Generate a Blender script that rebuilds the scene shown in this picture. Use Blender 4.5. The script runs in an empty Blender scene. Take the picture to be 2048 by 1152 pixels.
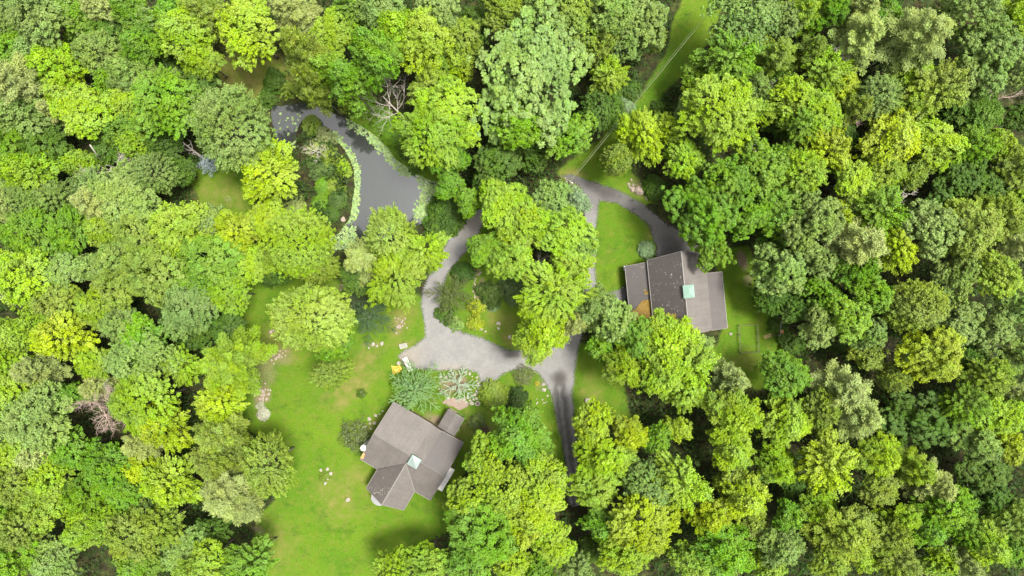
import bpy, bmesh, math, random
import numpy as np
from mathutils import Vector, Matrix

random.seed(7)
rng = np.random.default_rng(7)
SC = bpy.context.scene
COL = SC.collection
R_ = math.radians

# ------------------------------------------------------------------ camera, sky, sun, exposure
H = 115.0                      # flying height of the drone
S = 0.085                      # metres of ground per photo pixel
cam_d = bpy.data.cameras.new('camera'); cam = bpy.data.objects.new('camera', cam_d); COL.objects.link(cam)
cam.location = (0, 0, H); cam.rotation_euler = (0, 0, 0)
cam_d.sensor_width = 36.0; cam_d.lens = 36.0 * H / (2048 * S)
cam_d.clip_start = 1.0; cam_d.clip_end = 3000.0
SC.camera = cam

SUN_EL, SUN_AZ = R_(72), R_(85)           # azimuth clockwise from north (+Y): the light comes from the east
world = bpy.data.worlds.new('World'); SC.world = world; world.use_nodes = True
wn = world.node_tree.nodes; wl = world.node_tree.links
bg = wn['Background']
sky = wn.new('ShaderNodeTexSky'); sky.sky_type = 'NISHITA'; sky.sun_disc = False
sky.sun_elevation = SUN_EL; sky.sun_rotation = SUN_AZ
sky.air_density = 1.0; sky.dust_density = 6.0; sky.ozone_density = 0.6
hs = wn.new('ShaderNodeHueSaturation'); hs.inputs['Saturation'].default_value = 0.03   # thin overcast: nearly white
wl.new(sky.outputs['Color'], hs.inputs['Color'])
wl.new(hs.outputs['Color'], bg.inputs['Color'])
bg.inputs['Strength'].default_value = 0.056

sun_d = bpy.data.lights.new('sun', 'SUN'); sun = bpy.data.objects.new('sun', sun_d); COL.objects.link(sun)
sun_d.energy = 1.5; sun_d.angle = R_(14); sun_d.color = (1.0, 0.96, 0.86)
sd = Vector((math.sin(SUN_AZ) * math.cos(SUN_EL), math.cos(SUN_AZ) * math.cos(SUN_EL), math.sin(SUN_EL)))
sun.rotation_euler = sd.to_track_quat('Z', 'Y').to_euler(); sun.location = (60, 0, 120)

SC.view_settings.view_transform = 'Standard'; SC.view_settings.look = 'None'
SC.view_settings.gamma = 1.0; SC.view_settings.use_curve_mapping = False
SC.view_settings.exposure = 2.95

# ------------------------------------------------------------------ helpers
def W(px, py, z=0.0):
    """photo pixel + height above ground -> world point"""
    k = S * (H - z) / H
    return Vector(((px - 1024) * k, (576 - py) * k, z))

def tag(o, label=None, cat=None, group=None, kind=None):
    if label: o['label'] = label
    if cat: o['category'] = cat
    if group: o['group'] = group
    if kind: o['kind'] = kind
    return o

def empty(name, loc, rz=0.0):
    o = bpy.data.objects.new(name, None); COL.objects.link(o)
    o.location = loc; o.rotation_euler = (0, 0, rz); o.empty_display_size = 0.5
    return o

def link(name, me, parent=None, loc=None):
    o = bpy.data.objects.new(name, me); COL.objects.link(o)
    if parent: o.parent = parent
    if loc is not None: o.location = loc
    return o

def mesh_np(name, V, F, mat, attrs=None, smooth=False):
    """V (n,3) floats, F (m,k) ints with constant k"""
    V = np.asarray(V, np.float32); F = np.asarray(F, np.int32)
    me = bpy.data.meshes.new(name)
    me.vertices.add(len(V)); me.vertices.foreach_set('co', V.ravel())
    k = F.shape[1]
    me.loops.add(F.size); me.loops.foreach_set('vertex_index', F.ravel())
    me.polygons.add(len(F)); me.polygons.foreach_set('loop_start', np.arange(0, F.size, k, dtype=np.int32))
    if smooth: me.polygons.foreach_set('use_smooth', np.ones(len(F), bool))
    for an, (tp, arr) in (attrs or {}).items():
        a = me.attributes.new(an, tp, 'POINT')
        a.data.foreach_set('color' if tp == 'FLOAT_COLOR' else 'value', np.asarray(arr, np.float32).ravel())
    me.materials.append(mat)
    me.update(calc_edges=True)
    return me

class MB:
    """collects shapes and builds one mesh"""
    def __init__(s): s.bm = bmesh.new()
    def box(s, c, d, rz=0.0, M=None, bev=0.0):
        m = Matrix.Translation(c) @ Matrix.Rotation(rz, 4, 'Z') @ Matrix.Diagonal((d[0], d[1], d[2], 1))
        if M is not None: m = M @ m
        r = bmesh.ops.create_cube(s.bm, size=1.0, matrix=m)
        if bev:
            es = list({e for v in r['verts'] for e in v.link_edges})
            bmesh.ops.bevel(s.bm, geom=es, offset=bev, segments=1, affect='EDGES')
        return s
    def slab(s, pts, t):
        """polygon of 3D points, thickened downwards by t"""
        top = [s.bm.verts.new(p) for p in pts]
        bot = [s.bm.verts.new((p[0], p[1], p[2] - t)) for p in pts]
        s.bm.faces.new(top); s.bm.faces.new(bot[::-1]); n = len(pts)
        for i in range(n):
            j = (i + 1) % n
            s.bm.faces.new((top[i], bot[i], bot[j], top[j]))
        return s
    def prism(s, prof, a, b, axis='x'):
        """profile of (q, z) pairs extruded from a to b along axis"""
        f = (lambda t, q, z: (t, q, z)) if axis == 'x' else (lambda t, q, z: (q, t, z))
        A = [s.bm.verts.new(f(a, q, z)) for q, z in prof]; B = [s.bm.verts.new(f(b, q, z)) for q, z in prof]
        s.bm.faces.new(A); s.bm.faces.new(B[::-1]); n = len(prof)
        for i in range(n):
            j = (i + 1) % n
            s.bm.faces.new((A[i], B[i], B[j], A[j]))
        return s
    def tube(s, pts, rad, n=7):
        """tapered tube through points; rad a number or a list"""
        pts = [Vector(p) for p in pts]; rings = []
        for i, p in enumerate(pts):
            d = (pts[min(i + 1, len(pts) - 1)] - pts[max(i - 1, 0)]).normalized()
            u = d.orthogonal().normalized(); v = d.cross(u)
            r = rad[i] if isinstance(rad, (list, tuple)) else rad
            rings.append([s.bm.verts.new(p + (u * math.cos(2 * math.pi * k / n) + v * math.sin(2 * math.pi * k / n)) * r) for k in range(n)])
        for a, b in zip(rings, rings[1:]):
            for k in range(n):
                s.bm.faces.new((a[k], a[(k + 1) % n], b[(k + 1) % n], b[k]))
        s.bm.faces.new(rings[0][::-1]); s.bm.faces.new(rings[-1])
        return s
    def lathe(s, prof, c=(0, 0, 0), n=20):
        rings = [[s.bm.verts.new((c[0] + r * math.cos(2 * math.pi * k / n), c[1] + r * math.sin(2 * math.pi * k / n), c[2] + z)) for k in range(n)] for r, z in prof]
        for a, b in zip(rings, rings[1:]):
            for k in range(n): s.bm.faces.new((a[k], a[(k + 1) % n], b[(k + 1) % n], b[k]))
        s.bm.faces.new(rings[0][::-1]); s.bm.faces.new(rings[-1])
        return s
    def mesh(s, name, mat, smooth=False):
        bmesh.ops.recalc_face_normals(s.bm, faces=s.bm.faces)
        me = bpy.data.meshes.new(name); s.bm.to_mesh(me); s.bm.free()
        if mat: me.materials.append(mat)
        if smooth: me.polygons.foreach_set('use_smooth', np.ones(len(me.polygons), bool))
        return me
    def build(s, name, mat, parent=None, loc=None, smooth=False):
        return link(name, s.mesh(name, mat, smooth), parent, loc)

def sdf(P, poly):
    """signed distance of points (n,2) to a polygon, negative inside"""
    P = np.asarray(P, float); V = np.asarray(poly, float); d = np.full(len(P), 1e9); ins = np.zeros(len(P), bool)
    for i in range(len(V)):
        a = V[i]; b = V[(i + 1) % len(V)]; e = b - a; w = P - a
        t = np.clip((w @ e) / max(e @ e, 1e-9), 0, 1)
        d = np.minimum(d, np.hypot(*(w - t[:, None] * e).T))
        c = (a[1] > P[:, 1]) != (b[1] > P[:, 1])
        with np.errstate(divide='ignore', invalid='ignore'):
            xi = a[0] + (P[:, 1] - a[1]) / (b[1] - a[1]) * (b[0] - a[0])
        ins ^= c & (P[:, 0] < xi)
    return np.where(ins, -d, d)

def sdf_any(P, polys):
    r = np.full(len(P), 1e9)
    for p in polys: r = np.minimum(r, sdf(P, p))
    return r

def poly_w(pts): return [tuple(W(x, y)[:2]) for x, y in pts]

_lat = {}
def vnoise(P, scale, seed=0):
    """value noise, 0..1"""
    if seed not in _lat: _lat[seed] = np.random.default_rng(1000 + seed).random((256, 256))
    L = _lat[seed]; q = np.asarray(P, float) / scale; i = np.floor(q).astype(int); f = q - i; f = f * f * (3 - 2 * f)
    x0, y0 = i[:, 0] % 256, i[:, 1] % 256; x1, y1 = (x0 + 1) % 256, (y0 + 1) % 256
    a = L[x0, y0] * (1 - f[:, 0]) + L[x1, y0] * f[:, 0]; b = L[x0, y1] * (1 - f[:, 0]) + L[x1, y1] * f[:, 0]
    return a * (1 - f[:, 1]) + b * f[:, 1]
def fbm(P, scale, seed=0):
    return 0.5 * vnoise(P, scale, seed) + 0.3 * vnoise(P, scale / 2.1, seed + 1) + 0.2 * vnoise(P, scale / 4.3, seed + 2)
def sstep(x, a, b): t = np.clip((x - a) / (b - a), 0, 1); return t * t * (3 - 2 * t)

# ------------------------------------------------------------------ materials
def new_mat(name):
    m = bpy.data.materials.new(name); m.use_nodes = True
    nt = m.node_tree
    return m, nt.nodes, nt.links, nt.nodes['Principled BSDF']

def mixc(nd, lk, fac, a, b, mode='MIX'):
    n = nd.new('ShaderNodeMix'); n.data_type = 'RGBA'; n.blend_type = mode
    for sock, val in ((n.inputs[0], fac), (n.inputs[6], a), (n.inputs[7], b)):
        if hasattr(val, 'is_linked'): lk.new(val, sock)
        elif isinstance(val, (tuple, list)): sock.default_value = (*val[:3], 1)
        else: sock.default_value = val
    return n.outputs[2]

def noise(nd, lk, scale, detail=4, vec=None, rough=0.55):
    n = nd.new('ShaderNodeTexNoise'); n.inputs['Scale'].default_value = scale; n.inputs['Detail'].default_value = detail; n.inputs['Roughness'].default_value = rough
    if vec is None:
        tc = nd.new('ShaderNodeTexCoord'); vec = tc.outputs['Object']
    lk.new(vec, n.inputs['Vector'])
    return n.outputs['Fac']

def ramp(nd, lk, fac, a, b):
    n = nd.new('ShaderNodeMapRange'); n.inputs[1].default_value = a; n.inputs[2].default_value = b; lk.new(fac, n.inputs[0])
    return n.outputs[0]

def bump(nd, lk, h, bsdf, strength=0.4, dist=0.05):
    n = nd.new('ShaderNodeBump'); n.inputs['Strength'].default_value = strength; n.inputs['Distance'].default_value = dist
    lk.new(h, n.inputs['Height']); lk.new(n.outputs[0], bsdf.inputs['Normal'])

def simple(name, col, rough=0.7, var=0.25, scale=6.0, bmp=0.25, metal=0.0):
    m, nd, lk, b = new_mat(name)
    f = noise(nd, lk, scale, 5)
    dk = tuple(c * (1 - var) for c in col); lt = tuple(min(1, c * (1 + var)) for c in col)
    lk.new(mixc(nd, lk, ramp(nd, lk, f, 0.3, 0.7), dk, lt), b.inputs['Base Color'])
    b.inputs['Roughness'].default_value = rough; b.inputs['Metallic'].default_value = metal
    if bmp: bump(nd, lk, noise(nd, lk, scale * 5, 3), b, bmp, 0.02)
    return m

def leaf_mat(name, trans=0.27):
    m, nd, lk, b = new_mat(name)
    oi = nd.new('ShaderNodeObjectInfo'); at = nd.new('ShaderNodeAttribute'); at.attribute_name = 'tint'
    h = nd.new('ShaderNodeHueSaturation')
    sep = nd.new('ShaderNodeSeparateColor'); lk.new(at.outputs['Color'], sep.inputs[0])
    lk.new(ramp_to(nd, lk, sep.outputs[0], 0.490, 0.528), h.inputs['Hue'])
    lk.new(ramp_to(nd, lk, sep.outputs[1], 0.62, 1.38), h.inputs['Value'])
    lk.new(ramp_to(nd, lk, sep.outputs[2], 0.84, 1.12), h.inputs['Saturation'])
    lk.new(oi.outputs['Color'], h.inputs['Color'])
    b.inputs['Roughness'].default_value = 0.6; b.inputs['Specular IOR Level'].default_value = 0.10
    lk.new(h.outputs[0], b.inputs['Base Color'])
    t = nd.new('ShaderNodeBsdfTranslucent'); lk.new(h.outputs[0], t.inputs['Color'])
    mx = nd.new('ShaderNodeMixShader'); mx.inputs[0].default_value = trans
    lk.new(b.outputs[0], mx.inputs[1]); lk.new(t.outputs[0], mx.inputs[2])
    lk.new(mx.outputs[0], nd['Material Output'].inputs['Surface'])
    return m
def ramp_to(nd, lk, fac, lo, hi):
    n = nd.new('ShaderNodeMapRange'); n.inputs[3].default_value = lo; n.inputs[4].default_value = hi; lk.new(fac, n.inputs[0])
    return n.outputs[0]

M_LEAF = leaf_mat('foliage')
M_BARK = simple('bark', (0.075, 0.064, 0.05), 0.9, 0.4, 3.0)
M_DEAD = simple('bare_wood', (0.23, 0.205, 0.175), 0.85, 0.25, 4.0)
M_DEADB = simple('brown_bare_wood', (0.20, 0.145, 0.12), 0.85, 0.3, 4.0)

def shingle_mat(name, col):
    m, nd, lk, b = new_mat(name)
    tc = nd.new('ShaderNodeTexCoord')
    br = nd.new('ShaderNodeTexBrick'); lk.new(tc.outputs['UV'], br.inputs['Vector'])
    br.inputs['Scale'].default_value = 1.0; br.inputs['Brick Width'].default_value = 0.34; br.inputs['Row Height'].default_value = 0.16
    br.inputs['Mortar Size'].default_value = 0.006; br.inputs['Color1'].default_value = (*[c * 0.86 for c in col], 1)
    br.inputs['Color2'].default_value = (*[c * 1.12 for c in col], 1); br.inputs['Mortar'].default_value = (*[c * 0.45 for c in col], 1)
    n1 = noise(nd, lk, 0.55, 6); n2 = noise(nd, lk, 5.0, 5)
    c1 = mixc(nd, lk, ramp(nd, lk, n1, 0.35, 0.7), tuple(c * 0.8 for c in col), tuple(c * 1.25 for c in col))
    c2 = mixc(nd, lk, 0.5, br.outputs['Color'], c1)
    mp = nd.new('ShaderNodeMapping'); mp.inputs['Scale'].default_value = (2.2, 0.16, 1); lk.new(tc.outputs['UV'], mp.inputs['Vector'])
    st = noise(nd, lk, 1.0, 5, mp.outputs[0], .6)
    c2 = mixc(nd, lk, 1.0, c2, mixc(nd, lk, ramp(nd, lk, st, 0.3, 0.7), (0.86, 0.85, 0.84), (1.1, 1.1, 1.1)), 'MULTIPLY')
    sp = mixc(nd, lk, ramp(nd, lk, n2, 0.3, 0.75), (0.86, 0.86, 0.86), (1.14, 1.14, 1.14))
    lk.new(mixc(nd, lk, 1.0, c2, sp, 'MULTIPLY'), b.inputs['Base Color'])
    b.inputs['Roughness'].default_value = 0.62
    bump(nd, lk, br.outputs['Fac'], b, 0.5, -0.03)
    return m
M_ROOF = shingle_mat('grey_brown_shingles', (0.064, 0.055, 0.049))
M_ROOF2 = shingle_mat('dark_shingles', (0.032, 0.026, 0.024))  # darker tone than the main roof shingles
M_ROOF4 = shingle_mat('shade_tinted_shingles', (0.028, 0.023, 0.021))  # shade of the left-hand slopes put into the shingle colour
M_ROOF5 = shingle_mat('sunlight_tinted_shingles', (0.078, 0.069, 0.063))  # brightness of the lit slope put into the shingle colour
M_ROOF6 = shingle_mat('side_shade_tinted_shingles', (0.039, 0.032, 0.030))  # shade of the low side roof put into its colour
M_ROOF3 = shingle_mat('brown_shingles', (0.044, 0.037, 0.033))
M_TRIM = simple('painted_trim', (0.10, 0.092, 0.083), 0.6, 0.1, 4.0, 0.05)
M_WALLS = simple('stained_boards', (0.14, 0.09, 0.055), 0.8, 0.2, 2.0)
M_GLASS, nd, lk, b_ = new_mat('window_glass'); b_.inputs['Base Color'].default_value = (0.03, 0.04, 0.05, 1); b_.inputs['Roughness'].default_value = 0.05
M_MINT = simple('pale_copper_green', (0.072, 0.125, 0.098), 0.5, 0.06, 2.0, 0.02)
M_SKYL = simple('pale_glazing', (0.088, 0.112, 0.106), 0.5, 0.08, 2.0, 0.0)
M_WHITE = simple('white_paint', (0.20, 0.19, 0.172), 0.6, 0.08, 5.0, 0.05)
M_BRIGHT = simple('bright_white_paint', (0.34, 0.33, 0.31), 0.6, 0.06, 5.0, 0.05)
M_ROCK = simple('pale_stone', (0.155, 0.14, 0.112), 0.85, 0.35, 5.0, 0.5)
M_ROCKP = simple('pinkish_stone', (0.15, 0.12, 0.094), 0.85, 0.3, 5.0, 0.5)
M_WOOD = simple('weathered_timber', (0.095, 0.08, 0.05), 0.85, 0.3, 6.0)
M_RAIL = simple('green_stained_rail', (0.062, 0.064, 0.03), 0.85, 0.3, 6.0)
M_BAY = simple('pale_grey_metal_roof', (0.135, 0.135, 0.135), 0.5, 0.08, 3.0)
M_YELLOW = simple('yellow_plastic_sheet', (0.36, 0.25, 0.035), 0.5, 0.12, 2.0, 0.1)
M_ORANGE = simple('orange_board', (0.34, 0.16, 0.045), 0.7, 0.2, 3.0)
M_METAL = simple('grey_metal', (0.35, 0.35, 0.35), 0.45, 0.1, 8.0, 0.0, 0.6)
M_CABLE = simple('pale_cable', (0.075, 0.088, 0.042), 0.6, 0.05, 4.0, 0.0)

# ------------------------------------------------------------------ outlines on the ground (photo pixels)
POND = [(540,205),(560,212),(600,200),(650,215),(700,238),(755,275),(790,315),(830,345),(870,360),(900,385),(885,415),(850,445),(800,470),(720,490),(665,500),(650,480),(680,462),(695,440),(704,415),(710,385),(709,350),(700,320),(683,293),(665,272),(645,255),(625,240),(604,238),(596,262),(590,296),(575,306),(556,300),(548,262),(540,232)]
LILY = [([(664,262),(684,285),(706,318),(718,350),(720,380),(714,410),(700,440),(690,452),(700,415),(704,380),(702,345),(688,310),(668,285)], 1.0),
        ([(735,262),(770,280),(800,312),(825,345),(812,352),(785,325),(755,292)], .9),
        ([(835,345),(885,362),(915,388),(900,420),(860,445),(825,430),(838,410),(850,385)], 1.0),
        ([(690,235),(740,258),(775,288),(765,296),(735,272),(700,252)], .45),
        ([(655,478),(690,452),(712,462),(700,490),(670,500)], .7),
        ([(556,225),(600,232),(596,300),(565,305)], .05)]
D_MAIN = [(978,424),(975,414),(952,421),(930,431),(899,469),(882,510),(878,535),(858,552),(845,580),(842,602),(845,625),(850,654),(850,674),(832,690),(808,700),(795,712),(806,728),(830,738),(880,742),(935,740),(955,745),(960,768),(950,790),(975,780),(990,762),(1006,748),(1033,738),(1060,736),(1080,750),(1094,772),(1102,790),(1110,826),(1122,878),(1130,929),(1134,985),(1138,1012),(1156,1012),(1158,985),(1157,912),(1149,843),(1144,792),(1146,773),(1152,722),(1157,690),(1172,650),(1190,600),(1192,560),(1188,482),(1197,414),(1200,402),(1182,378),(1165,372),(1170,410),(1166,470),(1166,560),(1160,610),(1130,660),(1100,698),(1067,695),(1036,702),(1009,698),(982,684),(958,674),(927,664),(906,652),(888,638),(881,615),(886,580),(896,550),(910,528),(934,500),(958,468)]
D_LOOP = [(1120,352),(1140,347),(1180,362),(1212,372),(1235,380),(1276,400),(1303,421),(1340,450),(1400,480),(1400,520),(1310,520),(1314,496),(1306,476),(1300,452),(1276,431),(1235,407),(1200,401),(1190,408),(1170,400),(1160,372)]
D_LINK = [(1185,585),(1200,592),(1225,583),(1256,570),(1262,600),(1225,605),(1190,612)]
LAWNS = [
 [(480,560),(560,540),(700,560),(860,590),(850,520),(900,440),(980,400),(1060,640),(1180,700),(1260,840),(1170,840),(1160,960),(1100,960),(1000,850),(960,900),(900,1000),(905,1060),(780,1120),(745,1190),(520,1190),(500,1090),(535,1020),(585,940),(550,880),(470,860),(470,740),(480,660)],
 [(1190,405),(1240,405),(1290,440),(1310,470),(1310,520),(1260,560),(1250,590),(1185,590)],
 [(1430,500),(1500,490),(1525,560),(1570,640),(1590,720),(1510,775),(1420,720),(1450,660)],
 [(1100,350),(1200,285),(1250,230),(1300,150),(1345,60),(1375,-20),(1450,-20),(1425,80),(1340,180),(1300,260),(1260,330),(1320,410),(1290,410),(1220,385)],
 [(410,160),(470,115),(545,115),(570,150),(530,215),(440,210)],
 [(380,345),(480,320),(510,400),(490,440),(400,420)],
 [(1150,690),(1200,690),(1250,790),(1260,850),(1150,860)],
 [(740,200),(830,310),(930,390),(900,430),(700,240)]]
HOUSES = [[(787,804),(927,886),(866,1004),(828,986),(808,1021),(732,975),(753,941),(720,916)], [(1252,526),(1363,505),(1455,550),(1463,662),(1380,668),(1262,665)], [(880,812),(915,829),(897,866),(860,845)]]
POND_W, DRIVE_W, LAWN_W, HOUSE_W = poly_w(POND), [poly_w(D_MAIN), poly_w(D_LOOP), poly_w(D_LINK)], [poly_w(l) for l in LAWNS], [poly_w(h) for h in HOUSES]
WATER_Z = -0.28

def ground_z(P):
    n = 0.5 * (fbm(P, 3.0, 20) - 0.5)
    sp = sdf(P, POND_W) + n * 2.0
    return -0.95 * sstep(-sp, -0.7, 1.5)

# ------------------------------------------------------------------ ground
xs = np.concatenate([[-900, -400, -180, -120], np.arange(-100, 100.01, 0.48), [120, 180, 400, 900]])
ys = np.concatenate([[-900, -400, -150, -80], np.arange(-60, 60.01, 0.48), [80, 150, 400, 900]])
X, Y = np.meshgrid(xs, ys, indexing='ij'); P = np.stack([X.ravel(), Y.ravel()], 1)
sl = sdf_any(P, LAWN_W) + (fbm(P, 5.0, 3) - 0.5) * 3.0
lawn = sstep(-sl, -0.9, 0.9)
sdrive = sdf_any(P, DRIVE_W)
z = ground_z(P) + (1 - lawn) * 0.25 * (fbm(P, 4.0, 9) - 0.5) * (sdrive > 2.5) * sstep(sdrive, 2.5, 5)
def blobs(P, L):
    """patches given as (px, py, rx, ry, angle, weight)"""
    r = np.zeros(len(P))
    n = fbm(P, 2.2, 40)
    for px, py, rx, ry, an, w in L:
        c = W(px, py); d = P - np.array(c[:2]); a = R_(-an); u = d[:, 0] * math.cos(a) + d[:, 1] * math.sin(a); v = -d[:, 0] * math.sin(a) + d[:, 1] * math.cos(a)
        q = np.hypot(u / (rx * S), v / (ry * S)) + (n - 0.5) * 1.1
        r = np.maximum(r, w * sstep(-q, -1.4, -0.1))
    return r
DRY = [(705,770,75,22,-32,.75),(690,800,50,16,-30,.6),(730,720,55,20,-40,.85),(560,690,60,36,20,.5),(805,640,30,46,10,.6),(680,1005,60,40,0,.45),(700,955,40,26,0,.5),(660,980,50,30,0,.4),(1000,640,36,24,0,.6),(560,1090,50,60,0,.35),(760,860,40,40,0,.35),(930,850,60,30,0,.5),(1180,780,26,40,0,.35),(1500,720,40,20,0,.4),(1150,350,26,16,0,.9),(1140,385,26,20,0,.8),(480,160,90,70,0,1.),(450,385,60,40,0,.4),(430,190,30,30,0,.7),(810,690,26,18,0,.5),(1010,675,40,14,20,.6),(640,600,60,30,0,.35),(770,590,80,20,15,.4),(1295,470,16,26,20,.3)]
SOIL = [(563,708,30,26,-30,.6),(508,662,16,12,0,.8),(545,664,14,8,0,.7),(530,740,30,40,0,.5),(524,790,22,26,0,.7),(1486,520,13,26,-10,.95),(1495,560,16,18,0,.6),(515,1060,16,12,0,.6),(800,648,16,26,20,.5),(960,590,10,48,6,.9),(955,545,14,12,0,.6),(968,860,22,14,0,.6),(915,770,46,28,0,.8),(885,870,20,10,40,.5),(1000,650,22,22,0,.35),(690,575,24,12,0,.7),(745,690,30,10,0,.6),(1275,375,22,22,0,.6),(500,690,14,50,0,.6),(1080,770,16,20,0,.4),(1190,800,30,30,0,.25),(1535,672,14,8,0,.4),(455,400,12,8,0,.5),(870,840,26,16,30,.9)]
MOSS = [(540,160,60,40,0,.6),(925,545,30,18,0,.6)]
dry, soil = blobs(P, DRY), blobs(P, SOIL)
cov = np.stack([lawn, dry, soil, np.ones(len(P))], 1)
nx, ny = len(xs), len(ys)
ii, jj = np.meshgrid(np.arange(nx - 1), np.arange(ny - 1), indexing='ij'); a = (ii * ny + jj).ravel()
Fg = np.stack([a, a + ny, a + ny + 1, a + 1], 1)
m, nd, lk, b = new_mat('ground_cover')
at = nd.new('ShaderNodeAttribute'); at.attribute_name = 'cover'
sep = nd.new('ShaderNodeSeparateColor'); lk.new(at.outputs['Color'], sep.inputs[0])
n_big, n_mid, n_fine = noise(nd, lk, 0.10, 5), noise(nd, lk, 0.7, 6), noise(nd, lk, 6.0, 4, rough=0.7)
grass = mixc(nd, lk, ramp(nd, lk, n_big, 0.35, 0.65), (0.034, 0.078, 0.0035), (0.052, 0.092, 0.005))
grass = mixc(nd, lk, ramp(nd, lk, n_mid, 0.45, 0.75), grass, (0.056, 0.080, 0.007))
grass = mixc(nd, lk, 1.0, grass, mixc(nd, lk, ramp(nd, lk, n_fine, 0.3, 0.7), (0.62, 0.66, 0.6), (1.35, 1.3, 1.3)), 'MULTIPLY')
grass = mixc(nd, lk, ramp(nd, lk, noise(nd, lk, 0.33, 7, rough=0.7), 0.5, 0.68), grass, (0.026, 0.058, 0.004))
dryc = mixc(nd, lk, ramp(nd, lk, n_mid, 0.35, 0.65), (0.060, 0.076, 0.010), (0.098, 0.088, 0.026))
soilc = mixc(nd, lk, ramp(nd, lk, n_fine, 0.35, 0.65), (0.070, 0.056, 0.032), (0.122, 0.098, 0.060))
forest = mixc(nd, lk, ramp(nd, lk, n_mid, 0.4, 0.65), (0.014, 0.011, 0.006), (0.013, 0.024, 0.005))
def fuzzy(ch, amt):
    n = nd.new('ShaderNodeMath'); n.operation = 'MULTIPLY_ADD'; lk.new(n_fine, n.inputs[0]); n.inputs[1].default_value = amt; lk.new(ch, n.inputs[2])
    return ramp(nd, lk, n.outputs[0], 0.28 + amt * .5, 0.72 + amt * .5)
n_str = noise(nd, lk, 1.0, 6, rough=0.75)
def fuzzy2(ch):
    n = nd.new('ShaderNodeMath'); n.operation = 'MULTIPLY_ADD'; lk.new(n_str, n.inputs[0]); n.inputs[1].default_value = 1.5; lk.new(ch, n.inputs[2])
    return ramp(nd, lk, n.outputs[0], 0.72, 1.5)
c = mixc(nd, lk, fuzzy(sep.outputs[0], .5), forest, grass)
c = mixc(nd, lk, fuzzy2(sep.outputs[1]), c, dryc)
c = mixc(nd, lk, fuzzy(sep.outputs[2], 0.8), c, soilc)
lk.new(c, b.inputs['Base Color']); b.inputs['Roughness'].default_value = 0.95; b.inputs['Specular IOR Level'].default_value = 0.1
bump(nd, lk, n_fine, b, 0.6, 0.12)
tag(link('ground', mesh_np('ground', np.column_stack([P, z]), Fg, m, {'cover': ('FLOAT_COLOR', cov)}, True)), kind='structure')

# ------------------------------------------------------------------ gravel drive
gx = np.arange(-21, 34, 0.26); gy = np.arange(-43, 21, 0.26)
X, Y = np.meshgrid(gx, gy, indexing='ij'); P = np.stack([X.ravel(), Y.ravel()], 1)
sdv = sdf_any(P, DRIVE_W) + (fbm(P, 1.6, 60) - 0.5) * 0.5
edge = np.clip((0.8 - sdv) / 2.2, 0, 1)
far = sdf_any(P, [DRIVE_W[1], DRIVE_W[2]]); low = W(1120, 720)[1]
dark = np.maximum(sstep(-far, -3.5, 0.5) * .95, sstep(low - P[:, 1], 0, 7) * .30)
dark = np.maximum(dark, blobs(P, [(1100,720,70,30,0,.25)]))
cl = poly_w([(1117,745),(1121,800),(1129,860),(1137,930),(1144,1060)]); dcl = np.full(len(P), 99.)
for q0, q1 in zip(cl, cl[1:]):
    q0, q1 = np.array(q0), np.array(q1); e = q1 - q0; t = np.clip(((P - q0) @ e) / (e @ e), 0, 1); dcl = np.minimum(dcl, np.hypot(*(P - q0 - t[:, None] * e).T))
wob = (fbm(P, 1.2, 63) - .5) * .9
track = np.clip(sstep(-(dcl + wob), -1.5, -.7) - .75 * sstep(-(dcl + wob), -.32, -.1), 0, 1) * (P[:, 1] < cl[0][1] - 1)
stain = blobs(P, [(1012,692,36,17,28,1.),(1024,709,20,9,0,1.),(1118,757,15,17,0,1.),(1206,380,40,17,18,1.),(1190,372,14,10,0,.8),(1240,392,5,4,0,.9),(1262,402,7,4,0,.8),(1268,418,6,4,0,.8),(925,664,10,5,10,.5),(1148,360,30,7,10,.5)])
warm = blobs(P, [(815,712,40,30,0,.8),(900,745,70,16,0,.7),(935,445,40,30,40,.6),(945,775,20,20,0,.7)])
nx, ny = len(gx), len(gy); ok = sdv.reshape(nx, ny) < 0.95
ii, jj = np.nonzero(ok[:-1, :-1] & ok[1:, :-1] & ok[1:, 1:] & ok[:-1, 1:]); a = ii * ny + jj
Fd = np.stack([a, a + ny, a + ny + 1, a + 1], 1); used, inv = np.unique(Fd, return_inverse=True)
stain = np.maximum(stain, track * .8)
m, nd, lk, b = new_mat('gravel')
at = nd.new('ShaderNodeAttribute'); at.attribute_name = 'cover'; sep = nd.new('ShaderNodeSeparateColor'); lk.new(at.outputs['Color'], sep.inputs[0])
ae = nd.new('ShaderNodeAttribute'); ae.attribute_name = 'edge'
n_mid, n_fine, n_grit = noise(nd, lk, 0.5, 5), noise(nd, lk, 5.0, 6, rough=0.7), noise(nd, lk, 14.0, 3, rough=0.8)
gr = mixc(nd, lk, ramp(nd, lk, n_mid, 0.35, 0.65), (0.090, 0.087, 0.083), (0.106, 0.103, 0.098))
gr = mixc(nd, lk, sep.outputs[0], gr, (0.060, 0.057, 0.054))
gr = mixc(nd, lk, sep.outputs[2], gr, (0.118, 0.102, 0.082))
gr = mixc(nd, lk, sep.outputs[1], gr, (0.026, 0.023, 0.021))
gr = mixc(nd, lk, 1.0, gr, mixc(nd, lk, ramp(nd, lk, noise(nd, lk, 1.8, 6, rough=0.75), 0.32, 0.68), (0.86, 0.86, 0.86), (1.1, 1.1, 1.1)), 'MULTIPLY')
gr = mixc(nd, lk, 1.0, gr, mixc(nd, lk, ramp(nd, lk, n_grit, 0.25, 0.75), (0.72, 0.72, 0.72), (1.28, 1.28, 1.28)), 'MULTIPLY')
lk.new(gr, b.inputs['Base Color']); b.inputs['Roughness'].default_value = 0.9
bump(nd, lk, n_grit, b, 0.5, 0.04)
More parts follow.
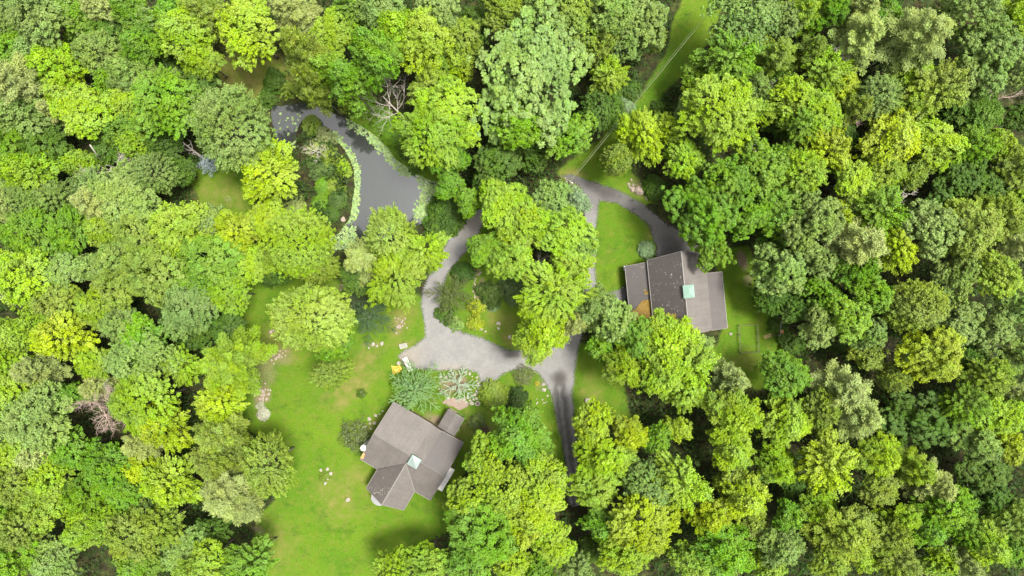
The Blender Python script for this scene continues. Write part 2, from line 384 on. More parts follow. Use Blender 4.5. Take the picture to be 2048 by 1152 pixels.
mm = nd.new('ShaderNodeMath'); mm.operation = 'ADD'; lk.new(ae.outputs['Fac'], mm.inputs[0]); lk.new(n_fine, mm.inputs[1])
lk.new(ramp(nd, lk, mm.outputs[0], 0.80, 0.98), b.inputs['Alpha'])
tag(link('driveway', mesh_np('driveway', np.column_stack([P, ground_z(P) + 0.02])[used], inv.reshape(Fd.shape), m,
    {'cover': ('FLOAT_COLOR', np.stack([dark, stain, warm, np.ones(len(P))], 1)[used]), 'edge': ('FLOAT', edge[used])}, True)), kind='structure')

# ------------------------------------------------------------------ pond
m, nd, lk, b = new_mat('pond_water')
b.inputs['Base Color'].default_value = (0.017, 0.019, 0.017, 1); b.inputs['Roughness'].default_value = 0.06; b.inputs['IOR'].default_value = 1.75
bump(nd, lk, noise(nd, lk, 1.6, 3), b, 0.06, 0.03)
mb = MB(); mb.bm.faces.new([mb.bm.verts.new((*p, WATER_Z)) for p in poly_w([(525,185),(600,180),(665,195),(760,250),(830,320),(890,340),(925,385),(900,430),(800,490),(660,520),(630,480),(600,400),(560,330),(530,300),(520,230)])])
tag(mb.build('pond_water', m), kind='structure')
V, F, T = [], [], []
for poly, dens in LILY:
    pw = poly_w(poly); A = np.array(pw); lo, hi = A.min(0), A.max(0)
    n = int((hi - lo).prod() * 30 * dens); q = rng.random((n, 2)) * (hi - lo) + lo
    d = sdf(q, pw); q = q[(d < 0.9 * (rng.random(n) ** 2)) & (sdf(q, POND_W) < 0.35)]
    for x, y in q:
        r = 0.10 + 0.16 * rng.random(); a0 = rng.random() * 6.28; k = len(V); zz = WATER_Z + 0.012 + 0.03 * rng.random()
        V += [(x + r * math.cos(a0 + t * 1.047), y + r * math.sin(a0 + t * 1.047), zz + 0.02 * rng.random()) for t in range(6)]
        F += [(k, k + 1, k + 2, k + 3), (k, k + 3, k + 4, k + 5)]; T += [rng.random(3)] * 6
T = np.column_stack([np.array(T), np.ones(len(T))])
o = link('lily_pads', mesh_np('lily_pads', V, F, M_LEAF, {'tint': ('FLOAT_COLOR', T)})); o.color = (0.150, 0.205, 0.072, 1); tag(o, kind='stuff')
# ------------------------------------------------------------------ houses
def roof_uv(o):
    me = o.data; uv = me.uv_layers.new(name='UVMap').data
    for p in me.polygons:
        n = p.normal; t = Vector((0, 0, 1)).cross(n)
        t = t.normalized() if t.length > 1e-3 else Vector((1, 0, 0)); v = n.cross(t)
        for li in p.loop_indices:
            c = me.vertices[me.loops[li].vertex_index].co; uv[li].uv = (c.dot(t), c.dot(v))
    return o
def roof_part(name, pts, mat, parent, t=0.16, sub=None):
    return roof_uv(MB().slab(pts, t).build(name, mat, parent))
def ridge_cap(pts, parent, mat=None, w=0.13):
    return MB().tube([Vector(p) + Vector((0, 0, 0.0)) for p in pts], w, 6).build('ridge_cap', mat or M_TRIM, parent)
def fascia(a, b, parent, mat=None, th=0.06, hh=0.2):
    a, b = Vector(a), Vector(b)
    mb = MB(); d = (b - a); up = Vector((0, 0, 1)); side = d.cross(up).normalized() * th / 2
    A = [a + side + up * .05, a - side + up * .05, a - side - up * hh, a + side - up * hh]
    B = [p + d for p in A]
    va = [mb.bm.verts.new(p) for p in A]; vb = [mb.bm.verts.new(p) for p in B]
    mb.bm.faces.new(va); mb.bm.faces.new(vb[::-1])
    for i in range(4): mb.bm.faces.new((va[i], vb[i], vb[(i + 1) % 4], va[(i + 1) % 4]))
    return mb.build('fascia', mat or M_TRIM, parent)
def window(parent, c, w, h, axis, out):
    """axis 'x': the pane lies along x and faces out*y; 'y': along y, faces out*x"""
    e = (lambda a, d, z: (a, d, z)) if axis == 'x' else (lambda a, d, z: (d, a, z))
    c = Vector(c); o = Vector(e(0, out, 0)) * 0.03; mb = MB()
    for s in (-1, 1):
        mb.box(c + o + Vector(e(s * (w / 2 - .04), 0, 0)), e(.08, .08, h)); mb.box(c + o + Vector((0, 0, s * (h / 2 + .04))), e(w + .16, .09, .08))
    mb.box(c + o + Vector((0, 0, 0)), e(w - .16, .05, .05))
    f = mb.build('window', M_TRIM, parent)
    MB().box(c + o * .3, e(w - .16, .03, h)).build('pane', M_GLASS, f)

# --- house beside the big lawn -------------------------------------------------
k = (H - 3.4) / H
o0 = W(787.2, 803.7, 3.4); ang = -math.atan2(82.3, 139.9)
h1 = empty('house', (o0.x, o0.y, 0), ang)
tag(h1, 'brown-grey shingled house turned at an angle beside the big lawn, with projecting gable wing', 'house')
Y_ = lambda v: -v
L, Wd, ze, zr, vm = 13.45, 10.95, 3.4, 6.4, 5.5
mb = MB(); mb.prism([(Y_(.45), -.2), (Y_(.45), 3.3), (Y_(vm), 6.02), (Y_(Wd - .45), 3.3), (Y_(Wd - .45), -.2)], .4, L - .4); mb.build('wall', M_WALLS, h1)
mb = MB(); mb.prism([(3.8, -.2), (3.8, 3.2), (6.93, 5.0), (10.1, 3.2), (10.1, -.2)], Y_(Wd - .5), Y_(14.0), 'y'); mb.build('wall', M_WALLS, h1)
sl_ = lambda v: zr - abs(v - vm) * (zr - ze) / vm
u1, u2 = 7.45, 9.25
roof_part('roof', [(0, 0, ze), (0, Y_(vm), zr), (u1, Y_(vm), zr), (u1, 0, ze)], M_ROOF, h1)
roof_part('roof_saddle', [(u1 + .005, 0, ze + .02), (u1 + .005, Y_(vm), zr + .01), (u2, Y_(vm - .1), zr + .22), (u2, 0, ze + .5)], M_ROOF, h1, .25)
tag(roof_part('roof_side', [(u2 + .005, 0, ze + .5), (u2 + .005, Y_(vm - .1), zr + .22), (L, Y_(vm), zr - .2), (L, 0, ze - .12)], M_ROOF2, h1, .25), 'darker side roof')
P4 = (6.92, Y_(7.1), sl_(7.1))
roof_part('roof', [(0, Y_(vm), zr), (0, Y_(Wd), ze), (3.35, Y_(Wd), ze), P4, (10.5, Y_(Wd), ze), (L, Y_(Wd), ze), (L, Y_(vm), zr)], M_ROOF, h1)
we = 14.55
roof_part('wing_roof', [(6.92, Y_(7.05), P4[2] + .03), (3.34, Y_(Wd - .02), ze + .02), (3.34, Y_(we), ze + .02), (6.92, Y_(we + .3), P4[2] + .03)], M_ROOF3, h1)  # darker shingles than the opposite face: its shade is put into the colour
roof_part('wing_roof', [(6.92, Y_(7.05), P4[2] + .03), (6.92, Y_(we + .3), P4[2] + .03), (10.51, Y_(we), ze + .02), (10.51, Y_(Wd - .02), ze + .02)], M_ROOF, h1)
ridge_cap([(6.92, Y_(7.0), P4[2] + .04), (6.92, Y_(we + .3), P4[2] + .04)], h1, w=.09)
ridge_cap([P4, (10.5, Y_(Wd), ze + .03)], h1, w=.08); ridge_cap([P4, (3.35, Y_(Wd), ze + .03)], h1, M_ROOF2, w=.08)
ridge_cap([(0, Y_(vm), zr), (L, Y_(vm), zr - .05)], h1, M_ROOF, w=.10)
for a, b in [((0, 0, ze), (u1, 0, ze)), ((u2, 0.03, ze + .5), (L, 0.03, ze - .12)), ((0, 0, ze), (0, Y_(vm), zr)), ((0, Y_(vm), zr), (0, Y_(Wd), ze)), ((0, Y_(Wd), ze), (3.3, Y_(Wd), ze)),
             ((10.55, Y_(Wd), ze), (L, Y_(Wd), ze)), ((L, Y_(Wd), ze), (L, Y_(vm), zr)), ((3.32, Y_(Wd), ze), (3.32, Y_(we), ze)), ((10.53, Y_(Wd), ze), (10.53, Y_(we), ze)),
             ((3.34, Y_(we), ze), (6.92, Y_(we + .3), P4[2])), ((6.92, Y_(we + .3), P4[2]), (10.5, Y_(we), ze))]:
    fascia(a, b, h1)
# glazed lantern astride the ridge
lx, lv, lw = 7.95, 5.75, 0.86
lt = MB().box((lx, Y_(lv), 6.45), (lw * 2 - .2, lw * 2 - .2, .8)).build('roof_lantern', M_TRIM, h1)
MB().slab([(lx - lw, Y_(lv - lw), 6.94), (lx - lw, Y_(lv + lw), 6.94), (lx + lw, Y_(lv + lw), 6.94), (lx + lw, Y_(lv - lw), 6.94)], .09).build('frame', M_MINT, lt)
mb = MB(); q = lw - .1
ap = mb.bm.verts.new((lx, Y_(lv), 7.14)); cs = [mb.bm.verts.new((lx + sx * q, Y_(lv) + sy * q, 6.945)) for sx, sy in ((-1, -1), (1, -1), (1, 1), (-1, 1))]
for i in range(4): mb.bm.faces.new((cs[i], cs[(i + 1) % 4], ap))
mb.build('pane', M_SKYL, lt)
# white rounded cap at the gable, orange board, white canopy, bay
mb = MB(); mb.box((-.35, Y_(8.75), 2.0), (.75, .8, 4.4)); ch = mb.build('chimney', M_BRIGHT, h1)
MB().lathe([(.42, 0), (.54, .12), (.54, .3), (.45, .45), (.1, .52)], (-.35, Y_(8.75), 4.2), 9).build('chimney_cap', M_BRIGHT, ch)
tag(roof_part('rake_board', [(.0, Y_(9.45), 4.23), (.0, Y_(10.7), 3.60), (.5, Y_(10.6), 3.68), (.28, Y_(9.5), 4.23)], M_ORANGE, h1, .05), 'orange-brown board at the gable foot')
cv = MB().slab([(L + .02, Y_(4.4), 4.2), (L + .02, Y_(8.5), 4.2), (L + .9, Y_(8.5), 4.05), (L + .9, Y_(4.4), 4.05)], .12).build('canopy', M_BRIGHT, h1); tag(cv, 'long white canopy along the gable end')
for v in (6.4, 7.1): MB().box((L + .45, Y_(v), 4.15), (.86, .06, .05)).build('seam', M_METAL, cv)
for v in (4.6, 8.3): MB().tube([(L + .8, Y_(v), -.2), (L + .8, Y_(v), 4.0)], .05).build('post', M_WHITE, cv)
MB().lathe([(1.2, 0), (1.2, 2.7), (1.45, 2.7), (1.45, 2.85), (.12, 3.3)], (6.0, Y_(15.0), -.2), 18).build('bay', M_BAY, h1)
# porch with its own low roof
px0, px1, pv = 8.35, 11.5, -3.4
for i, (a, b) in enumerate((((px0), (9.9)), ((9.9), (px1)))):
    za, zb = (2.75, 3.1) if i == 0 else (3.1, 2.75)
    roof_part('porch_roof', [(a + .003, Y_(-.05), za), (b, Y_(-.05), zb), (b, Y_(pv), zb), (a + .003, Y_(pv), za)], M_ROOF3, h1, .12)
fascia((px0, Y_(pv), 2.75), (9.9, Y_(pv), 3.1), h1); fascia((9.9, Y_(pv), 3.1), (px1, Y_(pv), 2.75), h1); fascia((px1, Y_(0), 2.75), (px1, Y_(pv), 2.75), h1)
for u in (px0 + .2, px1 - .2): MB().box((u, Y_(pv + .25), 1.3), (.14, .14, 2.9)).build('porch_post', M_WOOD, h1)
MB().box((9.9, 1.65, .02), (3.1, 3.2, .24)).build('porch_floor', M_WOOD, h1)
d = MB().box((9.9, Y_(.42), 1.15), (.95, .06, 2.05)).build('door', M_WOOD, h1); MB().lathe([(.03, 0), (.04, .03), (.02, .06)], (10.25, Y_(.36), 1.1), 8).build('handle', M_METAL, d)
for u in (2.0, 5.0): window(h1, (u, Y_(.44), 1.8), 1.3, 1.2, 'x', 1)
for u in (1.7, 12.0): window(h1, (u, Y_(Wd - .44), 1.8), 1.2, 1.2, 'x', -1)
for v in (2.4, 6.2): window(h1, (.39, Y_(v), 1.8), 1.3, 1.2, 'y', -1)
for v in (2.4, 6.5): window(h1, (L - .39, Y_(v), 1.8), 1.3, 1.3, 'y', 1)
for u in (4.7, 9.2): window(h1, (u, Y_(14.01), 1.8), 1.2, 1.2, 'x', -1)

# --- house by the triangular lawn ---------------------------------------------
o0 = W(1294.5, 520.1, 4.2); h2 = empty('house', (o0.x, o0.y, 0), R_(5.6))
tag(h2, 'long dark-roofed house beside the triangular lawn, with pale green roof lantern and brown needle litter', 'house')
L2, vr, vb, vs, va = 12.4, 4.75, 9.5, 12.35, -3.45
zE, zR = 4.2, 7.7
mb = MB(); mb.prism([(.3, -.2), (.3, 4.1), (vr, 7.25), (vb - .3, 4.1), (vb - .3, -.2)], -.5, Y_(L2 - .4), 'y'); mb.build('wall', M_WALLS, h2)
mb = MB(); mb.prism([(vb - .28, -.2), (vb - .28, 3.7), (vs - .35, 2.85), (vs - .35, -.2)], Y_(3.7), Y_(L2 - .5), 'y'); mb.build('wall', M_WALLS, h2)
mb = MB(); mb.prism([(va + .3, -.2), (va + .3, 2.35), (.28, 3.35), (.28, -.2)], Y_(.9), Y_(10.4), 'y'); mb.build('wall', M_WALLS, h2)
tag(roof_part('roof', [(0, 0, zE), (0, Y_(L2), zE), (vr, Y_(L2 + .25), zR), (vr, .75, zR)], M_ROOF4, h2), 'roof slope coloured darker for shade, with needle litter')
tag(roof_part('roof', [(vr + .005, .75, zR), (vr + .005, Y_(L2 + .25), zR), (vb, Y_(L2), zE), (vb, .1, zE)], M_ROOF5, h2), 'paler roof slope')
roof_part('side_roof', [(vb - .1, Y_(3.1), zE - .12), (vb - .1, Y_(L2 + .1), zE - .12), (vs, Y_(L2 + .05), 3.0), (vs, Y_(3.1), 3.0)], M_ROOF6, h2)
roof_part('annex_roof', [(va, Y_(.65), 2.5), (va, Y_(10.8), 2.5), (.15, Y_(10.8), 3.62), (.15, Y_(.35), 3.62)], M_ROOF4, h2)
ridge_cap([(vr, .78, zR + .02), (vr, Y_(L2 + .28), zR + .02)], h2, M_TRIM, w=.10)
for a, b in [((0, 0, zE), (vr, .78, zR)), ((vr, .78, zR), (vb, .12, zE)), ((0, Y_(L2 + .02), zE), (vr, Y_(L2 + .27), zR)), ((vr, Y_(L2 + .27), zR), (vb, Y_(L2 + .02), zE)),
             ((vs + .02, Y_(3.1), 3.0), (vs + .02, Y_(L2 + .05), 3.0)), ((vb, Y_(L2 + .12), zE - .12), (vs, Y_(L2 + .07), 3.0)), ((vb + .02, Y_(3.08), zE - .12), (vs, Y_(3.08), 3.0)), ((va, Y_(.63), 2.5), (.1, Y_(.33), 3.62)), ((va - .02, Y_(.65), 2.5), (va - .02, Y_(10.8), 2.5)), ((-.04, 0, zE), (-.04, Y_(L2), zE))]:
    fascia(a, b, h2)
lx, lv = 5.25, 5.65
lt = MB().box((lx, Y_(lv), 7.55), (1.55, 1.8, 1.1)).build('roof_lantern', M_TRIM, h2)
mb = MB(); q = (.88, 1.05)
ap = [mb.bm.verts.new((lx, Y_(lv) + s * .3, 8.42)) for s in (-1, 1)]; cs = [mb.bm.verts.new((lx + sx * q[0], Y_(lv) + sy * q[1], 8.14)) for sx, sy in ((-1, -1), (1, -1), (1, 1), (-1, 1))]
mb.bm.faces.new((cs[0], cs[1], ap[0])); mb.bm.faces.new((cs[1], cs[2], ap[1], ap[0])); mb.bm.faces.new((cs[2], cs[3], ap[1])); mb.bm.faces.new((cs[3], cs[0], ap[0], ap[1])); mb.bm.faces.new(cs[::-1])
mb.build('lantern_roof', M_MINT, lt)
for u in (2.5, 7.0): window(h2, (va + .29, Y_(u), 1.4), 1.2, 1.1, 'y', -1)
for u in (5.5, 9.5): window(h2, (vs - .34, Y_(u), 1.6), 1.2, 1.1, 'y', 1)
for v in (2.0, 7.2): window(h2, (v, -.49, 1.8), 1.3, 1.2, 'x', 1); window(h2, (v, Y_(L2 - .39), 1.8), 1.3, 1.2, 'x', -1)
d = MB().box((4.7, -.47, 1.1), (1.0, .06, 2.1)).build('door', M_WHITE, h2); MB().lathe([(.03, 0), (.04, .03), (.02, .06)], (5.1, -.42, 1.1), 8).build('handle', M_METAL, d)
bm_ = MB().box((6.6, Y_(L2 + .18), 3.7), (4.6, .14, .16)).build('porch_beam', M_WHITE, h2)
for v in (4.4, 8.8): MB().box((v, Y_(L2 + .18), 1.7), (.12, .12, 3.8)).build('porch_post', M_WHITE, h2)
# needle litter lying on the two dark slopes
def litter(name, n, fn, col, size, label=None):
    V, F, T = [], [], []
    while len(F) < n:
        r = fn()
        if r is None: continue
        p, s = Vector(r), size * (.5 + random.random()); a = random.random() * 6.28; k = len(V)
        d1 = Vector((math.cos(a), math.sin(a), (random.random() - .5) * .5)) * s; d2 = Vector((-math.sin(a), math.cos(a), (random.random() - .5) * .5)) * s * .45
        V += [p - d1 - d2, p + d1 - d2, p + d1 + d2, p - d1 + d2]; F.append((k, k + 1, k + 2, k + 3)); T += [np.random.default_rng(len(F)).random(3)] * 4
    return mesh_np(name, V, F, M_LEAF, {'tint': ('FLOAT_COLOR', np.column_stack([np.array(T), np.ones(len(T))]))})
def on_roof2():
    x, u = random.uniform(va + .2, 3.2), random.uniform(3.0, 12.2)
    n1 = fbm(np.array([[x * 1.0, u * 1.0]]), 1.6, 77)[0]
    if x < 0: 
        w = (u - 4.6 - (-x) * 1.5) / 1.6
        zz = 3.62 + (x - .15) / (.15 - va) * (3.62 - 2.5)
        if u > 10.7: return None
    else:
        w = (u - 8.2 - x * .55) / 1.2; zz = zE + x / vr * (zR - zE)
    if w < (n1 - .5) * 3.0 + .1 or random.random() > .9: return None
    return (x, Y_(u), zz + .03)
o = link('needle_litter', litter('needle_litter', 11000, on_roof2, None, .10), h2); o.color = (0.15, 0.088, 0.018, 1); tag(o, kind='stuff')
def flecks():
    x, u = random.uniform(va + .2, vr - .1), random.uniform(.4, 12)
    if vnoise(np.array([[x, u]]), .8, 81)[0] < .45 and random.random() < .8: return None
    if x < 0.1 and (u > 2.6 or u + .9 * x > 1.6 or random.random() < .2): return None
    zz = (3.62 + (x - .15) / (.15 - va) * 1.12) if x < .1 else zE + x / vr * (zR - zE)
    return (x, Y_(u), zz + .03)
o = link('pale_flecks', litter('pale_flecks', 150, flecks, None, .055), h2); o.color = (0.22, 0.19, 0.165, 1); tag(o, kind='stuff')  # pale flecks; the annex corner cluster paints wet sparkle into the colour
def wing_flecks():
    x, v = random.uniform(3.5, 6.7), random.uniform(11.2, 14.4)
    if vnoise(np.array([[x, v]]), .8, 83)[0] < .62: return None
    return (x, Y_(v), ze + .05 + (x - 3.34) / 3.58 * (P4[2] - ze))
o = link('pale_flecks', litter('pale_flecks', 45, wing_flecks, None, .06), h1); o.color = (0.22, 0.19, 0.165, 1); tag(o, kind='stuff')  # pale moss and lichen flecks on the wing slope
# ------------------------------------------------------------------ pole, cables
p0 = W(1139, 363, 8.6); pole = empty('utility_pole', (p0.x, p0.y, 0))
tag(pole, 'weathered utility pole with pale top fittings at the junction of the drives', 'utility pole')
MB().tube([(0, 0, -.4), (0, 0, 4), (0, 0, 9.0)], [.17, .15, .12], 10).build('post', M_WOOD, pole, smooth=True)
ca = math.atan2(1, .82) + math.pi / 2
ar = MB().box((0, 0, 8.6), (1.9, .12, .14), ca).build('crossarm', M_WOOD, pole)
for t in (-.85, 0, .85):
    MB().lathe([(.04, 0), (.09, .05), (.06, .1), (.09, .15), (.03, .2)], (t * math.cos(ca), t * math.sin(ca), 8.67 if t else 9.0), 8).build('insulator', M_WHITE, ar)
MB().lathe([(.26, 0), (.28, .05), (.28, .7), (.2, .8)], (.36, -.22, 7.4), 14).build('transformer', M_WHITE, pole, smooth=True)
MB().lathe([(.22, 0), (.25, .05), (.25, .55), (.15, .62)], (-.3, .1, 7.7), 14).build('junction_box', M_WHITE, pole, smooth=True)
p1 = W(1488, -62, 9.6); pole2 = Vector((p1.x, p1.y, 0))
far_t = bpy.data.objects.new('utility_pole', None); COL.objects.link(far_t); far_t.location = pole2
tag(far_t, 'utility pole at the far end of the overhead cables', 'utility pole')
MB().tube([(0, 0, -.4), (0, 0, 10.0)], [.17, .12], 10).build('post', M_WOOD, far_t, smooth=True)
MB().box((0, 0, 9.6), (1.9, .12, .14), ca).build('crossarm', M_WOOD, far_t)
for t, rr, lab in ((-.13, .034, 'upper overhead cable running from the utility pole over the grassy strip'), (.16, .016, 'thinner overhead cable beside the main one over the grassy strip')):
    d = Vector((math.cos(ca) * t, math.sin(ca) * t, 0)); a = Vector((p0.x, p0.y, 8.8)) + d; b = Vector((p1.x, p1.y, 9.8)) + d
    pts = [a.lerp(b, i / 24) - Vector((0, 0, .9 * 4 * (i / 24) * (1 - i / 24))) for i in range(25)]
    tag(MB().tube(pts, rr, 6).build('overhead_cable', M_CABLE), lab, 'cable', 'overhead cables')

# ------------------------------------------------------------------ garden things
def at_px(px, py): p = W(px, py); return Vector((p.x, p.y, 0))
b = empty('garden_bench', at_px(808, 692), R_(14)); tag(b, 'white slatted garden bench on the grass where the gravel forecourt begins', 'bench')
for i in range(4): MB().box((0, -.28 + i * .17, .44), (1.25, .09, .035)).build('slat', M_WHITE, b)
for i in range(3): MB().box((0, .36 + i * .05, .62 + i * .16), (1.25, .03, .09)).build('slat', M_WHITE, b)
for sx in (-1, 1):
    for y0, hh in ((-.3, .62), (.34, 1.0)): MB().box((sx * .6, y0, hh / 2 - .02), (.07, .07, hh + .04)).build('leg', M_WHITE, b)
    MB().box((sx * .6, .02, .64), (.09, .74, .05)).build('armrest', M_WHITE, b)
t = empty('long_table', at_px(816.5, 727.5), R_(-64)); tag(t, 'long narrow white two-panel table at the edge of the gravel forecourt', 'table')
for s in (-1, 1): MB().box((s * .63, 0, .74), (1.22, .8, .05), bev=.012).build('top_panel', M_BRIGHT, t)
MB().box((.02, .1, .775), (.05, .5, .02)).build('hinge', M_METAL, t)
for sx in (-1, 1):
    for sy in (-1, 1): MB().tube([(sx * 1.1, sy * .32, -.02), (sx * 1.1, sy * .32, .72)], .025).build('leg', M_METAL, t)
# crumpled yellow tarpaulin
out = [(783,731),(792,733),(800,730),(804,737),(800,743),(788,750.5),(785,741)]
pw = poly_w(out); n = 26; A = np.array(pw); lo, hi = A.min(0), A.max(0)
gx, gy = np.meshgrid(np.linspace(lo[0], hi[0], n), np.linspace(lo[1], hi[1], n), indexing='ij'); P = np.stack([gx.ravel(), gy.ravel()], 1)
d = sdf(P, pw); zz = .06 + .55 * sstep(-d, 0, .5) + .22 * (fbm(P, .5, 90) - .5)
ii, jj = np.meshgrid(np.arange(n - 1), np.arange(n - 1), indexing='ij'); a = (ii * n + jj).ravel(); Fq = np.stack([a, a + n, a + n + 1, a + 1], 1)
Fq = Fq[(d[Fq] < .04).all(1)]
tag(link('tarpaulin', mesh_np('tarpaulin', np.column_stack([P, zz]), Fq, M_YELLOW, smooth=True)), 'crumpled yellow tarpaulin over a low heap beside the long white table', 'tarpaulin')
pot = empty('planter', at_px(798.5, 726)); tag(pot, 'small round beige planter between the yellow tarpaulin and long white table', 'planter')
MB().lathe([(.26, 0), (.34, .4), (.36, .45), (.3, .45), (.28, .38), (.02, .38)], (0, 0, -.02), 14).build('bowl', M_ROCK, pot, smooth=True)
pot = empty('planter', at_px(955.5, 806)); tag(pot, 'round pale stone planter beside the paved patio of the angled house', 'planter')
MB().lathe([(.36, 0), (.42, .42), (.44, .48), (.33, .48), (.31, .36), (.02, .36)], (0, 0, -.02), 16).build('bowl', M_ROCK, pot, smooth=True)
MB().lathe([(.3, 0), (.2, .12), (.03, .16)], (0, 0, .34), 10).build('soil', M_BARK, pot)
# patio and stepping slabs
m_patio = simple('tan_paving', (0.118, 0.086, 0.066), .85, .18, 1.4, .3)
tag(MB().slab([(*p, .05) for p in poly_w([(884,806),(893,797),(908,796),(930,801),(938,806),(936,813),(918,821),(908,814),(895,810)])], .16).build('patio', m_patio), kind='structure')
slab_px = [(928,799,7,5),(936,795,6,6),(944,807,9,7),(953,797,6,5),(940,801,6,4),(947,799,5,4),(932,804,5,4),(949,790,5,5)]
for i, (x, y, w, l) in enumerate(slab_px):
    p = at_px(x, y); mb = MB(); nn = 7
    mb.slab([(w * S * .55 * math.cos(6.283 * q / nn) * random.uniform(.85, 1.15), l * S * .55 * math.sin(6.283 * q / nn) * random.uniform(.85, 1.15), .075) for q in range(nn)], .15)
    tag(mb.build('stepping_stone', M_ROCK, loc=p), 'flat pale stepping stone between the paved patio and the silver weeping spruce', 'stone', 'stepping stones by the patio')
# fenced vegetable bed
g = empty('garden_bed', at_px(1495.5, 677), R_(3)); tag(g, 'long fenced vegetable bed of thin rails and posts on the lawn behind the dark-roofed house', 'garden bed')
gw, gl = 3.1, 4.6
for sx in (-1, 1):
    for j in range(4): MB().box((sx * gw / 2, -gl / 2 + j * gl / 3, .45), (.07, .07, 1.0)).build('post', M_RAIL, g)
    for zz in (.35, .85): MB().box((sx * (gw / 2 + .01), 0, zz), (.05, gl, .07)).build('rail', M_RAIL, g)
for sy in (-1, 1):
    for zz in (.36, .86): MB().box((0, sy * (gl / 2 + .01), zz), (gw - .1, .05, .07)).build('rail', M_RAIL, g)
MB().box((0, -1.25, .5), (gw - .1, .05, .06)).build('rail', M_RAIL, g)
# timber swing frame, bench and board beside the woods
sf = empty('swing_frame', at_px(1551, 652), R_(84)); tag(sf, 'pale weathered timber swing frame against the woods past the vegetable bed', 'swing frame')
for s in (-1, 1):
    for q in (-1, 1): MB().tube([(s * 1.7, q * .7, -.05), (s * 1.5, 0, 2.25)], .055).build('leg', M_TRIM, sf)
MB().tube([(-1.65, 0, 2.27), (1.65, 0, 2.27)], .06).build('crossbar', M_TRIM, sf)
for s in (-1, 1): MB().tube([(s * .5, 0, 2.2), (s * .5, 0, .55)], .018, 5).build('rope', M_TRIM, sf)
MB().box((0, 0, .53), (1.1, .32, .05)).build('seat', M_WOOD, sf)
bb = empty('wooden_bench', at_px(1563, 668), R_(100)); tag(bb, 'brown wooden bench beside the timber swing frame at the edge of the woods', 'bench')
for i in range(3): MB().box((0, -.2 + i * .19, .45), (1.35, .17, .045)).build('slat', M_ORANGE, bb)
for sx in (-1, 1): MB().box((sx * .55, 0, .21), (.08, .5, .44)).build('leg', M_WOOD, bb)
bd = MB().box((0, 0, .05), (1.35, .62, .05), R_(20)); tag(bd.build('board', simple('tan_board', (.15, .12, .035), .8, .2), loc=at_px(1535, 672)), 'tan board lying flat on the grass between vegetable bed and swing frame', 'board')
cb = empty('electric_cabinet', at_px(1248, 537), R_(6)); tag(cb, 'small white cabinet standing at the annex wall of the dark-roofed house', 'cabinet')
MB().box((0, 0, .55), (.34, .7, 1.15), bev=.02).build('body', M_WHITE, cb); MB().box((0, 0, 1.15), (.42, .78, .05)).build('lid', M_METAL, cb)

# ------------------------------------------------------------------ rocks
def rock_mesh(seed, flat=.65):
    r = random.Random(seed); bm = bmesh.new()
    for _ in range(16):
        v = Vector((r.gauss(0, 1), r.gauss(0, 1), r.gauss(0, 1))).normalized() * r.uniform(.8, 1.1); bm.verts.new((v.x, v.y, v.z * flat))
    bmesh.ops.convex_hull(bm, input=bm.verts); bmesh.ops.delete(bm, geom=[v for v in bm.verts if not v.link_faces], context='VERTS')
    bmesh.ops.bevel(bm, geom=bm.edges[:], offset=.07, segments=1, affect='EDGES')
    me = bpy.data.meshes.new('rock'); bm.to_mesh(me); bm.free(); return me
ROCKS = {}
def rock(px, py, r, label, group=None, mat=None, flat=0, ex=1.0):
    key = (random.randrange(7), mat.name if mat else 'p')
    if key not in ROCKS:
        me = rock_mesh(key[0]); me.materials.append(mat or M_ROCK); ROCKS[key] = me
    o = link('rock', ROCKS[key]); p = W(px, py); rr = r * S
    o.location = (p.x, p.y, rr * .28); o.scale = (rr * ex, rr * random.uniform(.75, 1), rr * random.uniform(.7, .95)); o.rotation_euler = (0, 0, random.random() * 6.28)
    return tag(o, label, 'rock', group)
rock(696, 999, 6, 'lone pale boulder out on the open lawn below the angled house')
rock(1176, 802, 9, 'large white boulder on the grass beside the exit drive')
rock(1461, 668, 4, 'small pale stone at the lower corner of the dark-roofed house')
o = rock(687, 440, 9, 'tall tan boulder at the tip of the pond peninsula', mat=M_ROCKP, ex=.7); o.rotation_euler.z = .2
rock(1180, 705, 5, 'white rock under the tree edge beside the exit drive')
rock(997.5, 647, 6, 'broad flat pale rock on the grass inside the drive loop'); rock(997, 657, 3.6, 'smaller rock touching the broad flat one inside the drive loop')
rock(1019, 674, 4.5, 'grey rock near the drive under the tree island edge')
for x, y, r in ((963,658,4),(950,659,2.6),(971,663,2.8)): rock(x, y, r, 'white rock on the drive-loop border below the small yellow shrubs', 'white border rocks below the yellow shrubs')
for (x, y, r), l in zip(((642,940,4),(655,938,4.6),(662,946,5.4),(655,957,4.6),(651,966,5)), ('first', 'upper', 'broadest', 'inner', 'lowest')):
    rock(x, y, r, l + ' pale rock of the five around a small weedy shrub on the lawn', 'five rocks on the open lawn')
for x, y, r in ((752,831,4.2),(739,837.5,4.8),(765,822,2.6),(731,854,3.8),(742,857,3.4),(749,846,4.5),(740,847,3.4),(759,828,2)):
    rock(x, y, r, 'pale rock beside the upper corner of the angled house', 'rocks beside the angled house')
for i in range(26):
    a = random.random() * 6.28; q = random.random() ** .6
    rock(526 + 13 * q * math.cos(a), 785 + 20 * q * math.sin(a), random.uniform(1.8, 4.2), 'pale rock in the heap at the woodland edge of the big lawn', 'rock heap at the lawn edge', M_ROCKP)
for x, y, r in ((514,762,3.4),(519,750,2.6),(510,789,2.6),(541,780,2.4)): rock(x, y, r, 'single small rock just outside the heap at the woodland edge', 'loose rocks near the heap')
for x, y, r in ((504,660,5),(509,655,4),(513,664,3)): rock(x, y, r, 'tan rock on the bare patch below the left-hand woods', 'tan rocks on the bare patch', M_ROCKP)
